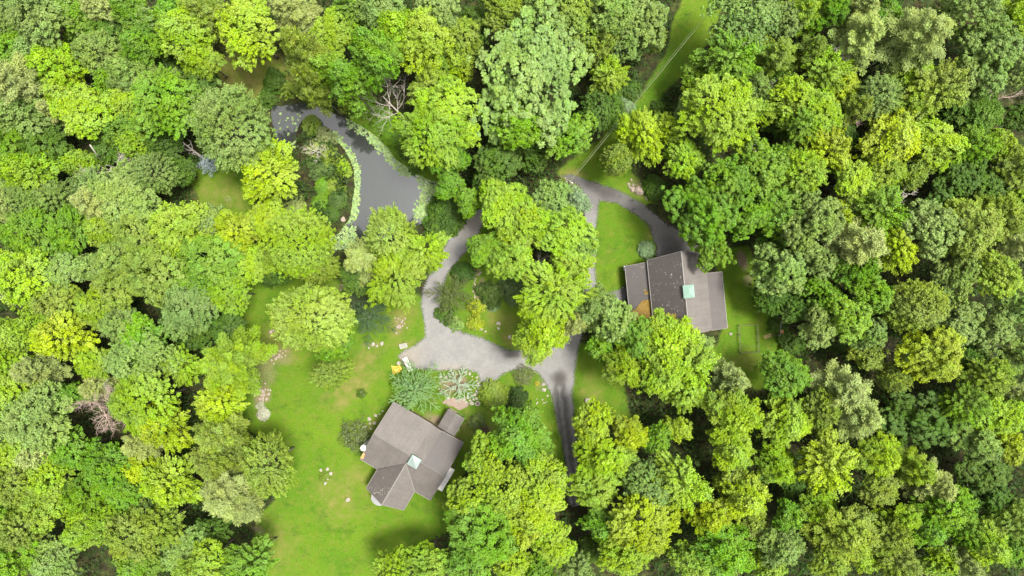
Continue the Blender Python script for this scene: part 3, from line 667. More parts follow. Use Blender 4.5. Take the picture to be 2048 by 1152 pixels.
for x, y, r in ((542,664,4),(547,661,3)): rock(x, y, r, 'small tan rock close to the big pale round tree', 'tan rocks by the pale round tree', M_ROCKP)
for i in range(16):
    t = i / 15; rock(545 + 27 * t + random.gauss(0, 4), 722 - 22 * t + random.gauss(0, 5), random.uniform(1.8, 3.6), 'pale rock scattered on the bare earth beside the big pale round tree', 'rocks on the bare earth', M_ROCKP)
for x, y, r in ((1262,360,3.5),(1257,368,4.2),(1260,375,4.4),(1266,370,3.6),(1282,369,3.2)): rock(x, y, r, 'pinkish rock in the row at the rim of the big pale boulder', 'pink rocks by the upper clearing', M_ROCKP)
rock(1278, 382, 12, 'largest pinkish boulder at the edge of the upper clearing', mat=M_ROCKP); rock(1266, 379, 7, 'mid-sized pinkish boulder against the largest one by the clearing', mat=M_ROCKP)
for x, y in ((1292,394),(1293,399)): rock(x, y, 3, 'little white stone at the drive end of the pinkish boulders', 'white stones below the pink boulders')
for i in range(30):
    a = i / 30 * 6.283; q = random.uniform(.86, 1.1)
    rock(918 + 41 * q * math.cos(a), 772 + 27 * q * math.sin(a), random.uniform(2.2, 4.4), 'pale border rock ringing the silver weeping spruce', 'rock ring of the silver spruce')
rock(1087, 768, 6.5, 'long white rock at the bend of the drive, beside yellow flowers', ex=.8); rock(1088, 779, 5, 'white rock just below the long one at the drive bend'); rock(1095, 791, 3, 'small pale rock lowest of the three at the drive bend')
for i in range(9): rock(1072 + random.uniform(0, 22), 795 + random.uniform(0, 14), random.uniform(1.3, 2.4), 'tiny pale stone scattered in the grass beside the exit drive', 'tiny stones by the exit drive')
for i in range(18): rock(801 + random.gauss(0, 8), 645 + random.gauss(0, 9), random.uniform(1.6, 3.6), 'tan rock on the grassy slope between the dark spruce and the drive', 'rocks on the slope by the drive', M_ROCKP)
for x, y, r in ((746,688,5),(764,687,5.4),(754,692,3.4),(738,696,3)): rock(x, y, r, 'pale rock at the foot of the dark spruce', 'rocks below the dark spruce')
for i in range(9): rock(690 + random.gauss(0, 12), 574 + random.gauss(0, 4), random.uniform(2, 4), 'tan rock in the bare strip above the big pale round tree', 'rocks above the pale round tree', M_ROCKP)
for i in range(16):
    t = i / 15; rock(958 - 10 * math.sin(t * 3) + random.gauss(0, 2.5), 545 + 62 * t, random.uniform(1.8, 3.4), 'rock edging the curved path of the garden inside the drive loop', 'path edging rocks', M_ROCKP)
for i in range(7): rock(1003 + random.gauss(0, 2), 566 + i * 5.5, random.uniform(2, 3.6), 'grey rock of the low wall beside the little garden pool', 'low wall rocks')
for x, y in ((820,770),(728,790),(722,784)): rock(x, y, 2.5, 'small stone lying in the rough grass of the slope', 'stones in the rough grass')
TREES = '''1060,14,31,Bs 705,17,41,Ag 1721,17,43,Cp 202,21,31,Cp 260,21,38,Ag 339,21,34,Ag 1009,21,44,Bo 1652,21,38,Ag 407,24,41,Co 581,24,43,Cp 759,24,48,As 1225,27,55,Bs 1601,27,38,Cl 
89,31,58,As 1481,31,68,Bs 1936,31,55,Ds 879,33,50,Bs 147,34,41,Ag 2018,34,46,Al 1290,38,58,Bs 1772,38,34,Ag 1145,43,62,Bo 17,44,41,Ds 287,44,32,Ds 1563,44,39,Bs 951,48,32,Bd 
496,58,68,Ay 796,64,50,Al 667,68,44,Al 365,71,51,Al 210,72,55,Ad 1721,75,48,Cp 1840,75,63,Cp 920,79,39,Ao 1308,80,21,Do 850,83,52,Ay 1208,85,34,Co 1255,89,39,Bs 284,92,41,Ag 
1789,96,24,Al 1618,99,29,Co 1977,99,68,Bs 21,103,36,Ag 604,103,43,Co 62,106,32,As 202,106,43,As 1550,109,39,Co 1454,114,56,Ag 405,118,40,Al 325,120,32,Ad 752,120,51,Ag 
872,130,27,Ag 920,133,27,Ay 116,137,48,Al 1062,139,127,Bs 2022,140,36,Bs 662,144,32,Al 1646,144,44,Al 263,147,41,As 1817,147,41,Al 1926,147,44,Bs 1214,154,36,Al 1386,154,27,Al 
1567,161,27,Dd 219,164,34,Ag 400,168,34,Dd 622,168,31,Co 704,169,44,Ag 45,170,58,Cp 318,171,38,As 1680,174,32,Ay 862,178,46,Ao 1509,178,29,Ds 1872,186,56,Ao 127,192,41,Al 
1755,195,43,Ds 1587,202,44,Al 253,205,39,Al 328,205,68,Ag 1202,214,45,Dd 1374,219,28,As 1711,219,29,Co 1813,219,38,Al 113,222,32,Cp 168,222,51,Al 893,222,68,Al 1516,222,29,Al 
1437,226,75,Al 1639,226,43,Al 1902,226,39,Ad 44,234,52,As 2035,236,31,Bd 1946,239,56,Ad 1557,243,31,Ad 1047,250,60,Bg 1601,250,38,Ag 465,258,79,Ds 1334,260,31,Al 250,263,36,Ag 
1283,270,46,Ay 860,274,70,Al 1136,274,53,Bg 1680,274,32,Dd 1777,280,57,Ay 17,284,43,Ag 89,286,58,Ad 1863,287,51,Al 270,287,29,Dl 328,291,39,Ad 2001,291,31,Al 1943,294,43,Ag 
219,298,32,Ad 1654,305,45,Ay 1854,308,27,Ao 896,311,39,Ag 1067,311,39,Bd 1235,318,31,Do 1369,318,39,Al 1560,318,31,Ag 161,325,27,Dl 995,325,55,Bd 1514,340,61,Bg 359,342,29,Dd 
2025,342,41,Ao 62,345,51,Al 308,345,41,Ds 540,345,58,Ay 1601,345,46,Dl 1758,345,43,Al 1823,345,32,Do 1916,346,62,Bd 1707,359,44,Al 978,363,36,Dd 1454,363,62,Bg 192,373,41,As 
900,373,27,Ag 1962,376,57,Bd 31,380,36,As 245,391,59,As 2039,394,32,Al 109,397,36,As 51,401,36,Ds 1149,401,29,Cb 937,404,26,Ag 17,407,39,Cp 192,407,41,Cp 1105,407,43,As 
1760,414,50,Ag 1008,415,53,Al 284,418,36,Ds 1399,424,65,Bg 1570,424,51,Ag 1495,431,46,Bg 1680,431,27,Ay 534,435,39,Ay 1998,435,46,Ao 419,443,34,Ds 1620,444,61,Bs 1043,448,53,Al 
1864,450,58,Bs 363,455,51,Al 147,459,41,Ag 1933,460,58,Ao 212,462,39,Al 72,465,53,Ag 277,465,48,Ao 475,465,44,Ay 1127,468,62,Al 781,473,55,Dm 595,486,69,Dl 1540,486,34,Bd 
1721,489,50,Cp 1423,493,43,Bg 1789,493,44,Ay 2035,493,31,Cp 1163,496,31,Ds 845,500,43,Al 975,500,38,Ag 239,517,43,As 421,517,56,Ag 1023,517,43,Al 725,520,39,Cp 1639,524,39,Bs 
510,527,36,Al 1146,527,43,Al 192,534,32,Ds 633,534,38,Do 127,541,38,As 1560,544,55,Bs 313,546,59,Ao 554,548,27,Dd 1711,548,39,Bg 49,550,58,Al 1991,551,43,Al 712,558,32,Ad 
794,558,62,Al 1909,558,43,Bs 397,565,43,Ag 243,572,44,Ao 24,582,24,Cp 1108,585,62,Al 462,589,39,Al 1745,589,46,Bg 1540,592,36,Dd 1642,592,39,Bg 113,602,41,Ao 1184,613,43,Cs 
1830,613,56,Do 192,616,41,Al 1587,616,36,Bd 376,619,51,As 2029,619,38,As 75,633,34,Al 624,635,73,Dm 1222,635,51,Bs 1906,637,52,Bs 1153,640,29,Cp 1690,640,51,Bg 239,643,39,As 
1981,654,44,Bs 1632,657,41,Bs 455,660,38,Ad 1086,664,56,Al 386,667,34,Bd 1734,667,39,Bs 17,671,41,Dl 127,671,51,Ay 1272,674,43,Ag 284,678,46,Bg 667,683,38,Ag 1329,685,61,Al 
1201,695,29,Ag 1731,705,32,Ao 2029,705,41,As 1861,708,56,Ay 1929,708,38,Bd 283,717,62,Bs 188,719,38,Al 17,725,38,Al 369,725,39,Al 455,725,62,Cl 1379,725,56,Al 1249,736,41,Al 
1324,736,51,Al 68,739,36,Cp 663,746,36,Do 1567,749,44,Ag 1977,753,41,Ao 1789,756,29,Do 1464,760,32,Cp 192,772,26,Cp 1369,779,41,Al 1687,785,51,Cp 2032,789,29,Cp 34,792,48,Al 
144,792,32,Ag 291,802,68,Al 441,806,48,Ay 1929,806,41,Ag 243,813,32,Bs 1639,820,38,Ao 1717,830,50,Cp 1998,830,44,Al 1840,833,65,Bd 1461,837,58,Al 79,838,60,As 1567,843,48,Al 
1184,847,41,Ay 325,850,51,Ay 1355,857,26,Ay 1040,867,58,Ag 438,871,48,Co 1255,871,38,Ay 1793,871,27,Bd 1317,874,29,Ag 1950,878,41,As 284,885,38,Cp 1464,895,44,Al 2022,895,29,Ay 
147,902,41,Ag 75,908,31,Cp 21,912,36,Al 1208,912,48,Al 1752,914,45,Al 965,915,48,Bl 434,922,48,Co 1656,922,56,Ay 219,929,44,Ag 536,932,53,Do 1553,932,39,Al 287,936,36,Ay 
1834,939,36,Cl 1964,950,55,Bd 1084,956,51,Al 1360,957,52,Al 1468,960,34,Ao 99,963,44,Al 345,963,53,Al 1002,967,62,Bl 34,970,41,Ao 1296,970,48,Ds 1587,970,29,Ad 1758,970,38,Ao 
1871,970,39,Cp 1187,973,44,Al 246,980,38,Ag 462,987,65,Cp 171,991,39,Ag 944,991,48,Bl 1492,991,44,Ay 1981,997,48,Bd 96,1011,46,Al 298,1011,41,Ad 1067,1011,55,Ay 1632,1018,39,Al 
1895,1018,48,Ag 24,1025,38,Ag 1416,1028,39,Ay 1574,1032,32,Ag 1793,1032,36,Al 2018,1038,38,Ao 222,1042,38,Dl 325,1049,41,Ao 1208,1049,39,Ag 1283,1049,68,Ay 1502,1049,32,Ao 
1050,1052,41,Ay 44,1056,43,Do 1854,1056,36,Ag 421,1059,36,Ad 1929,1059,39,Ag 1683,1060,60,Ao 171,1062,39,Al 965,1066,65,Ag 1775,1066,41,Ao 274,1073,51,Ao 1970,1083,44,Al 
1108,1086,41,Al 1560,1093,44,As 2029,1093,36,Ag 369,1097,39,As 1177,1100,27,Dd 1451,1100,58,Ag 1255,1103,51,Al 1724,1110,32,Al 34,1117,48,Ag 941,1117,51,Ag 859,1121,39,Al 
1386,1121,39,Al 1793,1121,41,Ao 113,1124,43,As 506,1124,50,Ag 1016,1124,38,Al 1882,1124,34,Al 284,1127,41,Ag 1656,1127,38,Ao 1926,1127,32,Cp 1081,1131,32,Ag 1536,1131,32,Al 
405,1132,48,Al 1153,1134,38,As 783,1138,38,Al'''
# ------------------------------------------------------------------ foliage builders (all in units of the crown radius)
def norm(a): return a / np.maximum(np.linalg.norm(a, axis=1, keepdims=True), 1e-9)
def leaf_mesh(name, P, N, T, size, w, tint):
    """P base, N normal, T direction (n,3); size (n,); kite shaped leaf sprays"""
    n = len(P); T = norm(T - N * (T * N).sum(1, keepdims=True)); B = np.cross(N, T); s = size[:, None]
    V = np.empty((n, 4, 3)); V[:, 0] = P; V[:, 1] = P + T * s * .5 + B * s * w - N * s * .06; V[:, 2] = P + T * s - N * s * .12; V[:, 3] = P + T * s * .5 - B * s * w - N * s * .06
    F = np.arange(n * 4).reshape(n, 4)
    return mesh_np(name, V.reshape(-1, 3), F, M_LEAF, {'tint': ('FLOAT_COLOR', np.repeat(np.column_stack([tint, np.ones(n)]), 4, 0))})
def rdirs(r, n): return norm(r.normal(size=(n, 3)))
def thin(r, pts, nrm, d):
    keep = []; kp = np.empty((0, 3))
    for i in range(len(pts)):
        if len(keep) == 0 or ((kp - pts[i]) ** 2).sum(1).min() > d * d:
            keep.append(i); kp = np.vstack([kp, pts[i]])
    return pts[keep], nrm[keep]
def crown_clumps(r, style, d):
    """clump centres and outward normals on a lobed, uneven dome"""
    lob = []
    n = {'A': r.integers(9, 14), 'B': r.integers(10, 15), 'D': 13}[style]
    a0 = r.random() * 6.28
    if style == 'D':
        lob = [((0, 0, -.1), (.90, .90, .82))]
        for k in range(n):
            a = a0 + k * 2.4; q = .12 + .52 * (k / n) ** .6; lob.append(((q * math.cos(a), q * math.sin(a), .5 - .8 * q + r.normal() * .06), (r.uniform(.27, .4),) * 3))
    else:
        for k in range(n):
            a = a0 + k * 2.4 + r.normal() * .2; q = .10 + .60 * (k / n) ** .55 + r.normal() * .05; rr = r.uniform(.24, .44) * (.9 if style == 'B' else 1)
            lob.append(((q * math.cos(a), q * math.sin(a), .42 - .72 * q + r.normal() * .11), (rr, rr, rr * r.uniform(.7, 1.0))))
    C_ = np.array([l[0] for l in lob]); Rr = np.array([l[1] for l in lob])
    m = 6000; i = r.choice(len(lob), m, p=(Rr[:, 0] ** 2) / (Rr[:, 0] ** 2).sum()); dd = rdirs(r, m); dd[:, 2] = np.abs(dd[:, 2]) * 1.3 - .45; dd = norm(dd)
    pts = C_[i] + dd * Rr[i] * (1 + r.normal(size=(m, 1)) * .06)
    inside = np.zeros(m, bool)
    for j in range(len(lob)): inside |= ((((pts - C_[j]) / Rr[j]) ** 2).sum(1) < .78) & (i != j)
    hole = np.sin(pts @ np.array([5.1, 3.3, 4.0]) + a0) * np.sin(pts @ np.array([-3.7, 5.6, 2.0]) + 2 * a0)      # open places between the limbs
    gap = {'A': .74, 'B': .52, 'D': .9}[style]
    ok = ~inside & (hole < gap)
    return thin(r, pts[ok], dd[ok], d)
def make_crown(style, seed, cls, zc=2.2):
    r = np.random.default_rng(seed)
    nl = {'X': 2600, 'S': 8000, 'M': 18000, 'L': 34000}[cls]; leaf = {'X': .15, 'S': .086, 'M': .057, 'L': .040}[cls]
    if style in 'ABD':
        d = {'A': .165, 'B': .135, 'D': .135}[style] * {'X': 1.6, 'S': 1.15, 'M': .92, 'L': .70}[cls]
        d *= [1, .68, 1.12, .82, .6][seed % 5]; p, n = crown_clumps(r, style, d); k = len(p)
        p = p * (1 + r.normal(size=(k, 1)) * .085)
        wgt = r.uniform(.45, 1.6, k); c = r.choice(k, nl, p=wgt / wgt.sum()); m = nl
        out = norm(p * [1, 1, .6] + [0, 0, .15])[c]
        dr = rdirs(r, m); flip = (dr * (n[c] + [0, 0, .4])).sum(1) < 0; dr[flip] *= -1
        cr = d * {'A': .68, 'B': .62, 'D': .68}[style] * np.sqrt(wgt)[c][:, None]
        if style == 'B':
            pos = p[c] + dr * cr * r.uniform(.6, 1.1, (m, 1)) * [1, 1, .8]
            N = norm(dr + r.normal(size=(m, 3)) * .4 + [0, 0, .45]); T = np.cross(N, rdirs(r, m)) - [0, 0, .3]; w = .42
        else:
            rad = r.random((m, 1)) ** .6; spray = [.2, 1.3, .7, 1.7, .4, 1.0][seed % 6]
            pos = p[c] + (dr * [1, 1, .55] * (.95 - .28 * spray) + out * r.uniform(-.45, .75 + spray, (m, 1))) * cr * rad
            N = norm(n[c] * .55 + [0, 0, .75] + r.normal(size=(m, 3)) * .4); T = norm(dr + out * .8 - [0, 0, .25]); w = .32
        size = leaf * r.uniform(.6, 1.35, m)
        # inner leaves that close the crown against the ground; shade tinted into their colour
        q = int(nl * .05); di = rdirs(r, q); di[:, 2] = np.abs(di[:, 2]); pi = p[r.integers(0, k, q)] * .82 + r.normal(size=(q, 3)) * .05
        pos = np.vstack([pos, pi]); N = np.vstack([N, norm(r.normal(size=(q, 3)) * .5 + [0, 0, 1])]); T = np.vstack([T, rdirs(r, q)]); size = np.concatenate([size, leaf * 1.5 * r.uniform(.7, 1.2, q)])
        sm = np.sin(p @ r.normal(size=(3, 3)) * 3 + r.random(3) * 6) * .5 + .5; ct = .55 * sm + .45 * r.random((k, 3)); tint = np.clip(.5 * ct[c] + .5 * r.random((m, 3)), 0, 1); tint = np.vstack([tint, r.random((q, 3)) * [1, .5, 1]])
        sx = r.uniform(.9, 1.12); pos = pos * [sx, 1 / sx, 1]
    elif style == 'C':            # soft pine: whorls of long feathery limbs
        Ps, Ns, Ts, Ss, Cs = [], [], [], [], []
        for wz in range(8):
            zt = wz / 7; z0 = -.75 + 1.55 * zt; reach = (1.0 - zt ** 1.5) * .92 + .16; nb = int(9 - 3 * zt)
            for b in range(nb):
                a = b * 6.283 / nb + r.random() * .9 + wz; rr = reach * r.uniform(.66, 1.14); e = .18 + .35 * zt
                dv = np.array([math.cos(a), math.sin(a), e]); side = np.array([-math.sin(a), math.cos(a), 0]); q = int(nl / 58 * (.35 + rr))
                t = r.random(q) ** .65; wd = .27 * rr * np.sin(np.clip(t * .85 + .12, 0, 1) * math.pi)
                u = r.uniform(-1, 1, q)
                pos = dv * (t * rr)[:, None] + side * (u * wd)[:, None] + np.array([0, 0, z0]) + r.normal(size=(q, 3)) * .03 - [0, 0, 1] * (t ** 2 * rr * .12)[:, None]
                Ps.append(pos); Ns.append(norm(np.array([0, 0, 1.0]) + r.normal(size=(q, 3)) * .4)); Ts.append(norm(dv + side * (u * .8)[:, None] + r.normal(size=(q, 3)) * .3)); Ss.append(leaf * 1.5 * r.uniform(.7, 1.3, q)); Cs.append(np.repeat(r.random((1, 3)), q, 0))
        pos, N, T, size = map(np.concatenate, (Ps, Ns, Ts, Ss)); w = .16
        tint = .4 * np.concatenate(Cs) + .6 * r.random((len(pos), 3))
    else:                          # 'E': star-branched spruce, 'W': low weeping spruce
        Ps, Ns, Ts, Ss, Cs = [], [], [], [], []
        tiers, top, nb0 = (2, .35, 7) if style == 'W' else (6 if cls == 'L' else 4, 1.5, 8)
        for wz in range(tiers):
            zt = wz / tiers; z0 = -.7 + top * zt; reach = (1 - zt) * .9 + .12; nb = int(nb0 - 3 * zt)
            for b in range(nb):
                a = b * 6.283 / nb + r.random() * .45 + wz * 1.3; rr = reach * r.uniform(.7, 1.15)
                dv = np.array([math.cos(a), math.sin(a), .08 + .3 * zt])
                twigs = [(dv, 0.0, rr)]
                for s in (-1, 1):
                    for f in (.38, .62, .82): a2 = a + s * r.uniform(.6, .9); twigs.append((np.array([math.cos(a2), math.sin(a2), .05]), f * rr, rr * .5 * (1.12 - f)))
                for (tv, st, ln) in twigs:
                    q = max(8, int(nl / 80 * ln)); t = r.random(q); base = dv * st + tv * (t * ln)[:, None] + np.array([0, 0, z0]) - [0, 0, 1] * (((st + t * ln) ** 2) * .22)[:, None]
                    sd_ = rdirs(r, q); sd_[:, 2] *= .6
                    Ps.append(base); Ts.append(norm(tv * .9 + sd_ * .9)); Ns.append(norm(np.array([0, 0, 1.0]) + r.normal(size=(q, 3)) * .5)); Ss.append(leaf * .72 * r.uniform(.7, 1.3, q)); Cs.append(np.repeat(r.random((1, 3)), q, 0))
        pos, N, T, size = map(np.concatenate, (Ps, Ns, Ts, Ss)); w = .22
        tint = .4 * np.concatenate(Cs) + .6 * r.random((len(pos), 3))
    pos = pos / [*[np.quantile(np.hypot(pos[:, 0], pos[:, 1]), .97)] * 2, 1]
    return leaf_mesh('crown', pos + np.array([0, 0, zc]), N, T, size, w, tint)
def make_trunk(style, seed):
    r = random.Random(seed); mb = MB(); lean = (r.uniform(-.08, .08), r.uniform(-.08, .08))
    top = {'C': 2.95, 'E': 2.9, 'W': 1.9}.get(style, 2.2)
    mb.tube([(0, 0, -.05), (0, 0, .25), (lean[0], lean[1], 1.3), (0, 0, top)], [.05, .038, .03, .01], 7)
    if style not in 'CEW':
        for k in range(7):
            a = k * .9 + r.random() * .5; q = r.uniform(.4, .7); z0 = r.uniform(1.3, 1.9)
            mb.tube([(0, 0, z0), (q * .45 * math.cos(a), q * .45 * math.sin(a), z0 + .35), (q * math.cos(a + .2), q * math.sin(a + .2), 2.2 + r.uniform(-.1, .3))], [.024, .016, .006], 6)
    return mb.mesh('trunk', M_BARK, True)
PROTO = {}
NVAR = {'A': 7, 'B': 4, 'C': 3, 'D': 3, 'E': 2, 'W': 1}
def proto(style, cls):
    v = random.randrange(NVAR[style]); key = (style, cls, v)
    if key not in PROTO:
        sd_ = sum(map(ord, style + cls)) * 31 + v
        PROTO[key] = (make_crown(style, sd_, cls), make_trunk(style, sd_))
    return PROTO[key]

LEAFC = {'l': (.140, .208, .013), 'y': (.178, .230, .011), 'g': (.090, .162, .011), 'd': (.047, .084, .010), 's': (.116, .168, .036), 'o': (.120, .162, .019), 'p': (.182, .216, .058), 'b': (.130, .188, .085), 'm': (.172, .224, .028)}
WORDC = {'l': 'lime-green', 'y': 'bright yellow-green', 'g': 'mid-green', 'd': 'dark green', 's': 'grey-green', 'o': 'olive-green', 'p': 'pale straw-green', 'b': 'pale blue-green', 'm': 'pale lime-green'}
KIND = {'A': ('leafy_tree', 'feathery broadleaf tree'), 'B': ('oak_tree', 'billowy oak-like tree'), 'C': ('pine_tree', 'soft-needled pine tree'), 'D': ('bushy_tree', 'dense bushy tree'), 'E': ('spruce_tree', 'star-branched spruce')}
ZONES = [(70,60,'in the upper left corner woods'),(230,60,'in woods at the top edge left of the brownish meadow'),(400,70,'just left of the brownish meadow at the top'),(540,60,'above the brownish meadow at the top edge'),(680,70,'in woods between the pond and top edge'),(830,70,'at the top edge left of the giant oak'),(1000,30,'at the top edge above the giant oak'),(1230,60,'at the top edge left of the cable clearing'),(1480,50,'at the top edge right of the cable clearing'),(1620,60,'at the top edge among the upper right woods'),(1780,60,'at the top edge with the bare branches'),(1960,60,'in the upper right corner woods'),
(60,210,'at the left edge above the fallen trunk'),(200,200,'in woods above the bleached bare tree'),(330,210,'left of the big round tree by the pond'),(450,260,'between the brownish meadow and small lawn'),(860,230,'on the far pond bank by the white bare tree'),(1080,180,'beside the giant oak'),(1080,290,'between the giant oak and utility pole'),(1300,280,'beside the cable clearing above the pink boulders'),(1440,150,'right of the cable clearing'),(1440,260,'in woods above the dark-roofed house'),(1600,220,'in woods by the bare white twigs'),(1760,230,'in upper right woods below the straw pines'),(1960,230,'at the right edge near the brown bare tree'),
(50,330,'at the left edge below the fallen trunk'),(200,380,'below the bleached bare tree'),(330,360,'left of the small lawn by the pond'),(540,350,'between the small lawn and the pond'),(500,470,'below the small lawn by the pond'),(620,520,'near the pond and its lone boulder'),(770,470,'between the pond and gravel loop'),(910,410,'at the upper bend of the gravel loop'),(1060,420,'on the wooded island beside the triangular lawn'),(1080,560,'on the wooded island by its garden'),(1080,660,'on the wooded island above the forecourt'),(1430,440,'right above the dark-roofed house'),(1560,380,'in woods up from the dark-roofed house'),(1560,540,'at the far edge of the dark-roofed house yard'),(1700,340,'in woods with the bright yellow crowns'),(1740,480,'in the right-hand woods'),(1900,380,'in the right-hand woods near the dark crowns'),(1990,480,'at the right edge halfway down'),
(50,500,'at the left edge halfway down'),(150,460,'in the left-hand woods'),(280,470,'in the heart of the left-hand woods'),(420,520,'facing the lawn from the left-hand woods'),(60,680,'at the left edge above the lower woods'),(180,640,'in left-hand woods above the brown bare tree'),(320,640,'in left-hand woods opposite the pale lawn tree'),(440,680,'along the woodland edge of the big lawn'),(640,660,'on the big lawn by the dark spruce'),
(1240,640,'at the lower corner of the dark-roofed house'),(1340,720,'just below the dark-roofed house'),(1480,760,'below the fenced vegetable bed'),(1640,680,'right of the fenced vegetable bed'),(1700,770,'in woods below the vegetable bed'),(1820,640,'in the right-hand woods round the olive dome'),(1860,750,'in right-hand woods by the black gap'),(1990,650,'at the right edge below halfway'),
(60,830,'at the left edge by the brown bare tree'),(180,880,'below the brown bare tree'),(300,830,'right of the brown bare tree'),(440,830,'at the woodland bulge of the big lawn'),(460,940,'across the lawn from the angled house'),(60,980,'in the lower left woods at the edge'),(200,1000,'in the lower left woods'),(330,1020,'in lower woods left of the big lawn'),(470,1100,'at the bottom edge left of the lawn'),(200,1120,'at the bottom edge in the left corner'),(780,1110,'at the bottom edge below the lawn'),(1030,860,'above the angled house tree group'),(960,960,'right beside the angled house'),(1060,980,'between the angled house and exit drive'),(970,1090,'at the bottom edge left of the exit drive'),(1100,1110,'at the bottom end of the exit drive'),(1190,880,'along the right side of the exit drive'),(1290,930,'in woods right of the exit drive'),(1240,1060,'at the lower end of the exit drive'),(1360,1000,'in the lower middle woods'),(1340,1110,'at the bottom edge right of the drive'),(1440,860,'in woods under the dark-roofed house lawn'),(1560,860,'in woods under the straw pines'),(1500,960,'in lower right-of-centre woods'),(1500,1090,'at the bottom edge right of centre'),(1660,900,'in lower woods below the straw pines'),(1660,1060,'at the bottom edge of lower right woods'),(1840,850,'around the dark grey-green oak'),(1800,960,'in the lower right woods'),(1840,1090,'at the bottom edge near the right corner'),(1990,850,'at the right edge of the lower woods'),(1990,1030,'in the lower right corner woods')]
BINS = []
def plant(px, py, rp, style, colour, hk=1.0, airy=False):
    cls = 'S' if rp < 36 else ('M' if rp < 62 else 'L')
    hc = 10.0
    for _ in range(4):
        R = rp * S * (H - hc) / H
        hc = min(max(5.2 + 1.55 * R, 3.0), 15.5) * hk * (.72 if colour == 'd' else 1.0) * (1.12 if style == 'C' else 1.0)
    hc *= random.uniform(.92, 1.08)
    p = W(px, py, hc); R = rp * S * (H - hc) / H * (1.0 if style == 'D' else 1.09)
    zf = hc / (2.2 * R)
    g = float(ground_z(np.array([[p.x, p.y]]))[0])
    root = empty(KIND[style][0], (p.x, p.y, min(g, 0) - .02), random.random() * 6.283); ax = random.uniform(.88, 1.12); root.scale = (R * ax, R / ax, R * zf)
    cm, tm = proto(style, cls)
    link('trunk', tm, root); c = link('crown', cm, root)
    f = LEAFC[colour]; j = [random.uniform(.94, 1.06) for _ in range(3)]; v = random.uniform(.88, 1.12)
    c.color = (f[0] * v * j[0], f[1] * v, f[2] * v * j[2], 1)
    zi = min(range(len(ZONES)), key=lambda i: (ZONES[i][0] - px) ** 2 + (ZONES[i][1] - py) ** 2)
    BINS.append((root, px, py, rp, style, colour, zi))
    return root
for t in TREES.split():
    x, y, r, sc = t.split(','); x, y = int(x), int(y); plant(x, y, int(r), sc[0], sc[1], 1.75 if 560 < x < 770 and 75 < y < 185 else 1.0)

# ------------------------------------------------------------------ labels: colour, kind and place, and what sets apart those that still agree
def label_all():
    by = {}
    for b in BINS: by.setdefault((b[4], b[5], b[6]), []).append(b)
    for (st, co, zi), L in by.items():
        name = f'{WORDC[co]} {KIND[st][1]} {ZONES[zi][2]}'
        def give(b, q): tag(b[0], (q + ' ' if q else '') + name, 'tree', KIND[b[4]][1] + 's of the woods')
        L = list(L)
        if len(L) == 1: give(L[0], ''); continue
        L.sort(key=lambda b: b[3])
        if len(L) >= 2 and L[-1][3] > 1.22 * L[-2][3]: give(L.pop(), 'largest')
        if len(L) >= 3 and L[0][3] * 1.22 < L[1][3]: give(L.pop(0), 'smallest')
        qs = [('leftmost', 1, 1), ('rightmost', 1, -1), ('topmost', 2, 1), ('lowest', 2, -1)]
        if len(L) == 2 and abs(L[0][2] - L[1][2]) > abs(L[0][1] - L[1][1]): qs = qs[2:] + qs[:2]
        for q, ax, sg in qs:
            if not L: break
            L.sort(key=lambda b: sg * b[ax]); give(L.pop(0), q)
        for i, b in enumerate(L): give(b, ['central', 'innermost', 'second central'][i])
label_all()

# ------------------------------------------------------------------ shrubs and specimen conifers
SH = {}
def shrub_proto(st, small):
    key = (st, random.randrange(3), small)
    if key not in SH:
        r = np.random.default_rng(500 + key[1] + ord(st))
        if st == 't':
            n = 1300; dd = rdirs(r, n); dd[:, 2] = np.abs(dd[:, 2]); pos = dd * (.35 + .65 * r.random((n, 1)) ** .5) * (1 + .2 * np.sin(dd[:, :1] * 7))
            SH[key] = leaf_mesh('foliage', pos, norm(dd + r.normal(size=(n, 3)) * .5 + [0, 0, .6]), norm(rdirs(r, n) + dd), .10 * r.uniform(.6, 1.3, n), .3, r.random((n, 3)))
        else:
            SH[key] = make_crown('AD'[key[1] % 2], 700 + key[1] + 10 * small, 'X' if small else 'S', .28); SH[key].name = 'foliage'
        SH[('stem', st)] = MB().tube([(0, 0, -.05), (.02, 0, .2), (0, .03, .4)], [.06, .045, .015], 6).mesh('stem', M_BARK)
    return SH[key], SH[('stem', st)]
def shrub(px, py, rp, col, label, st='s', hk=.9, kind='shrub', group=None):
    z = rp * S * hk * .4; p = W(px, py, z); R = rp * S * (H - z) / H
    g = float(ground_z(np.array([[p.x, p.y]]))[0])
    root = empty(kind, (p.x, p.y, max(g, -.4)), random.random() * 6.28); root.scale = (R, R, R * hk)
    f, s = shrub_proto(st, rp < 20); link('stem', s, root); o = link('foliage', f, root)
    c = LEAFC[col] if isinstance(col, str) else col; v = random.uniform(.92, 1.08); o.color = (c[0] * v, c[1] * v, c[2] * v, 1)
    return tag(root, label, 'shrub', group)
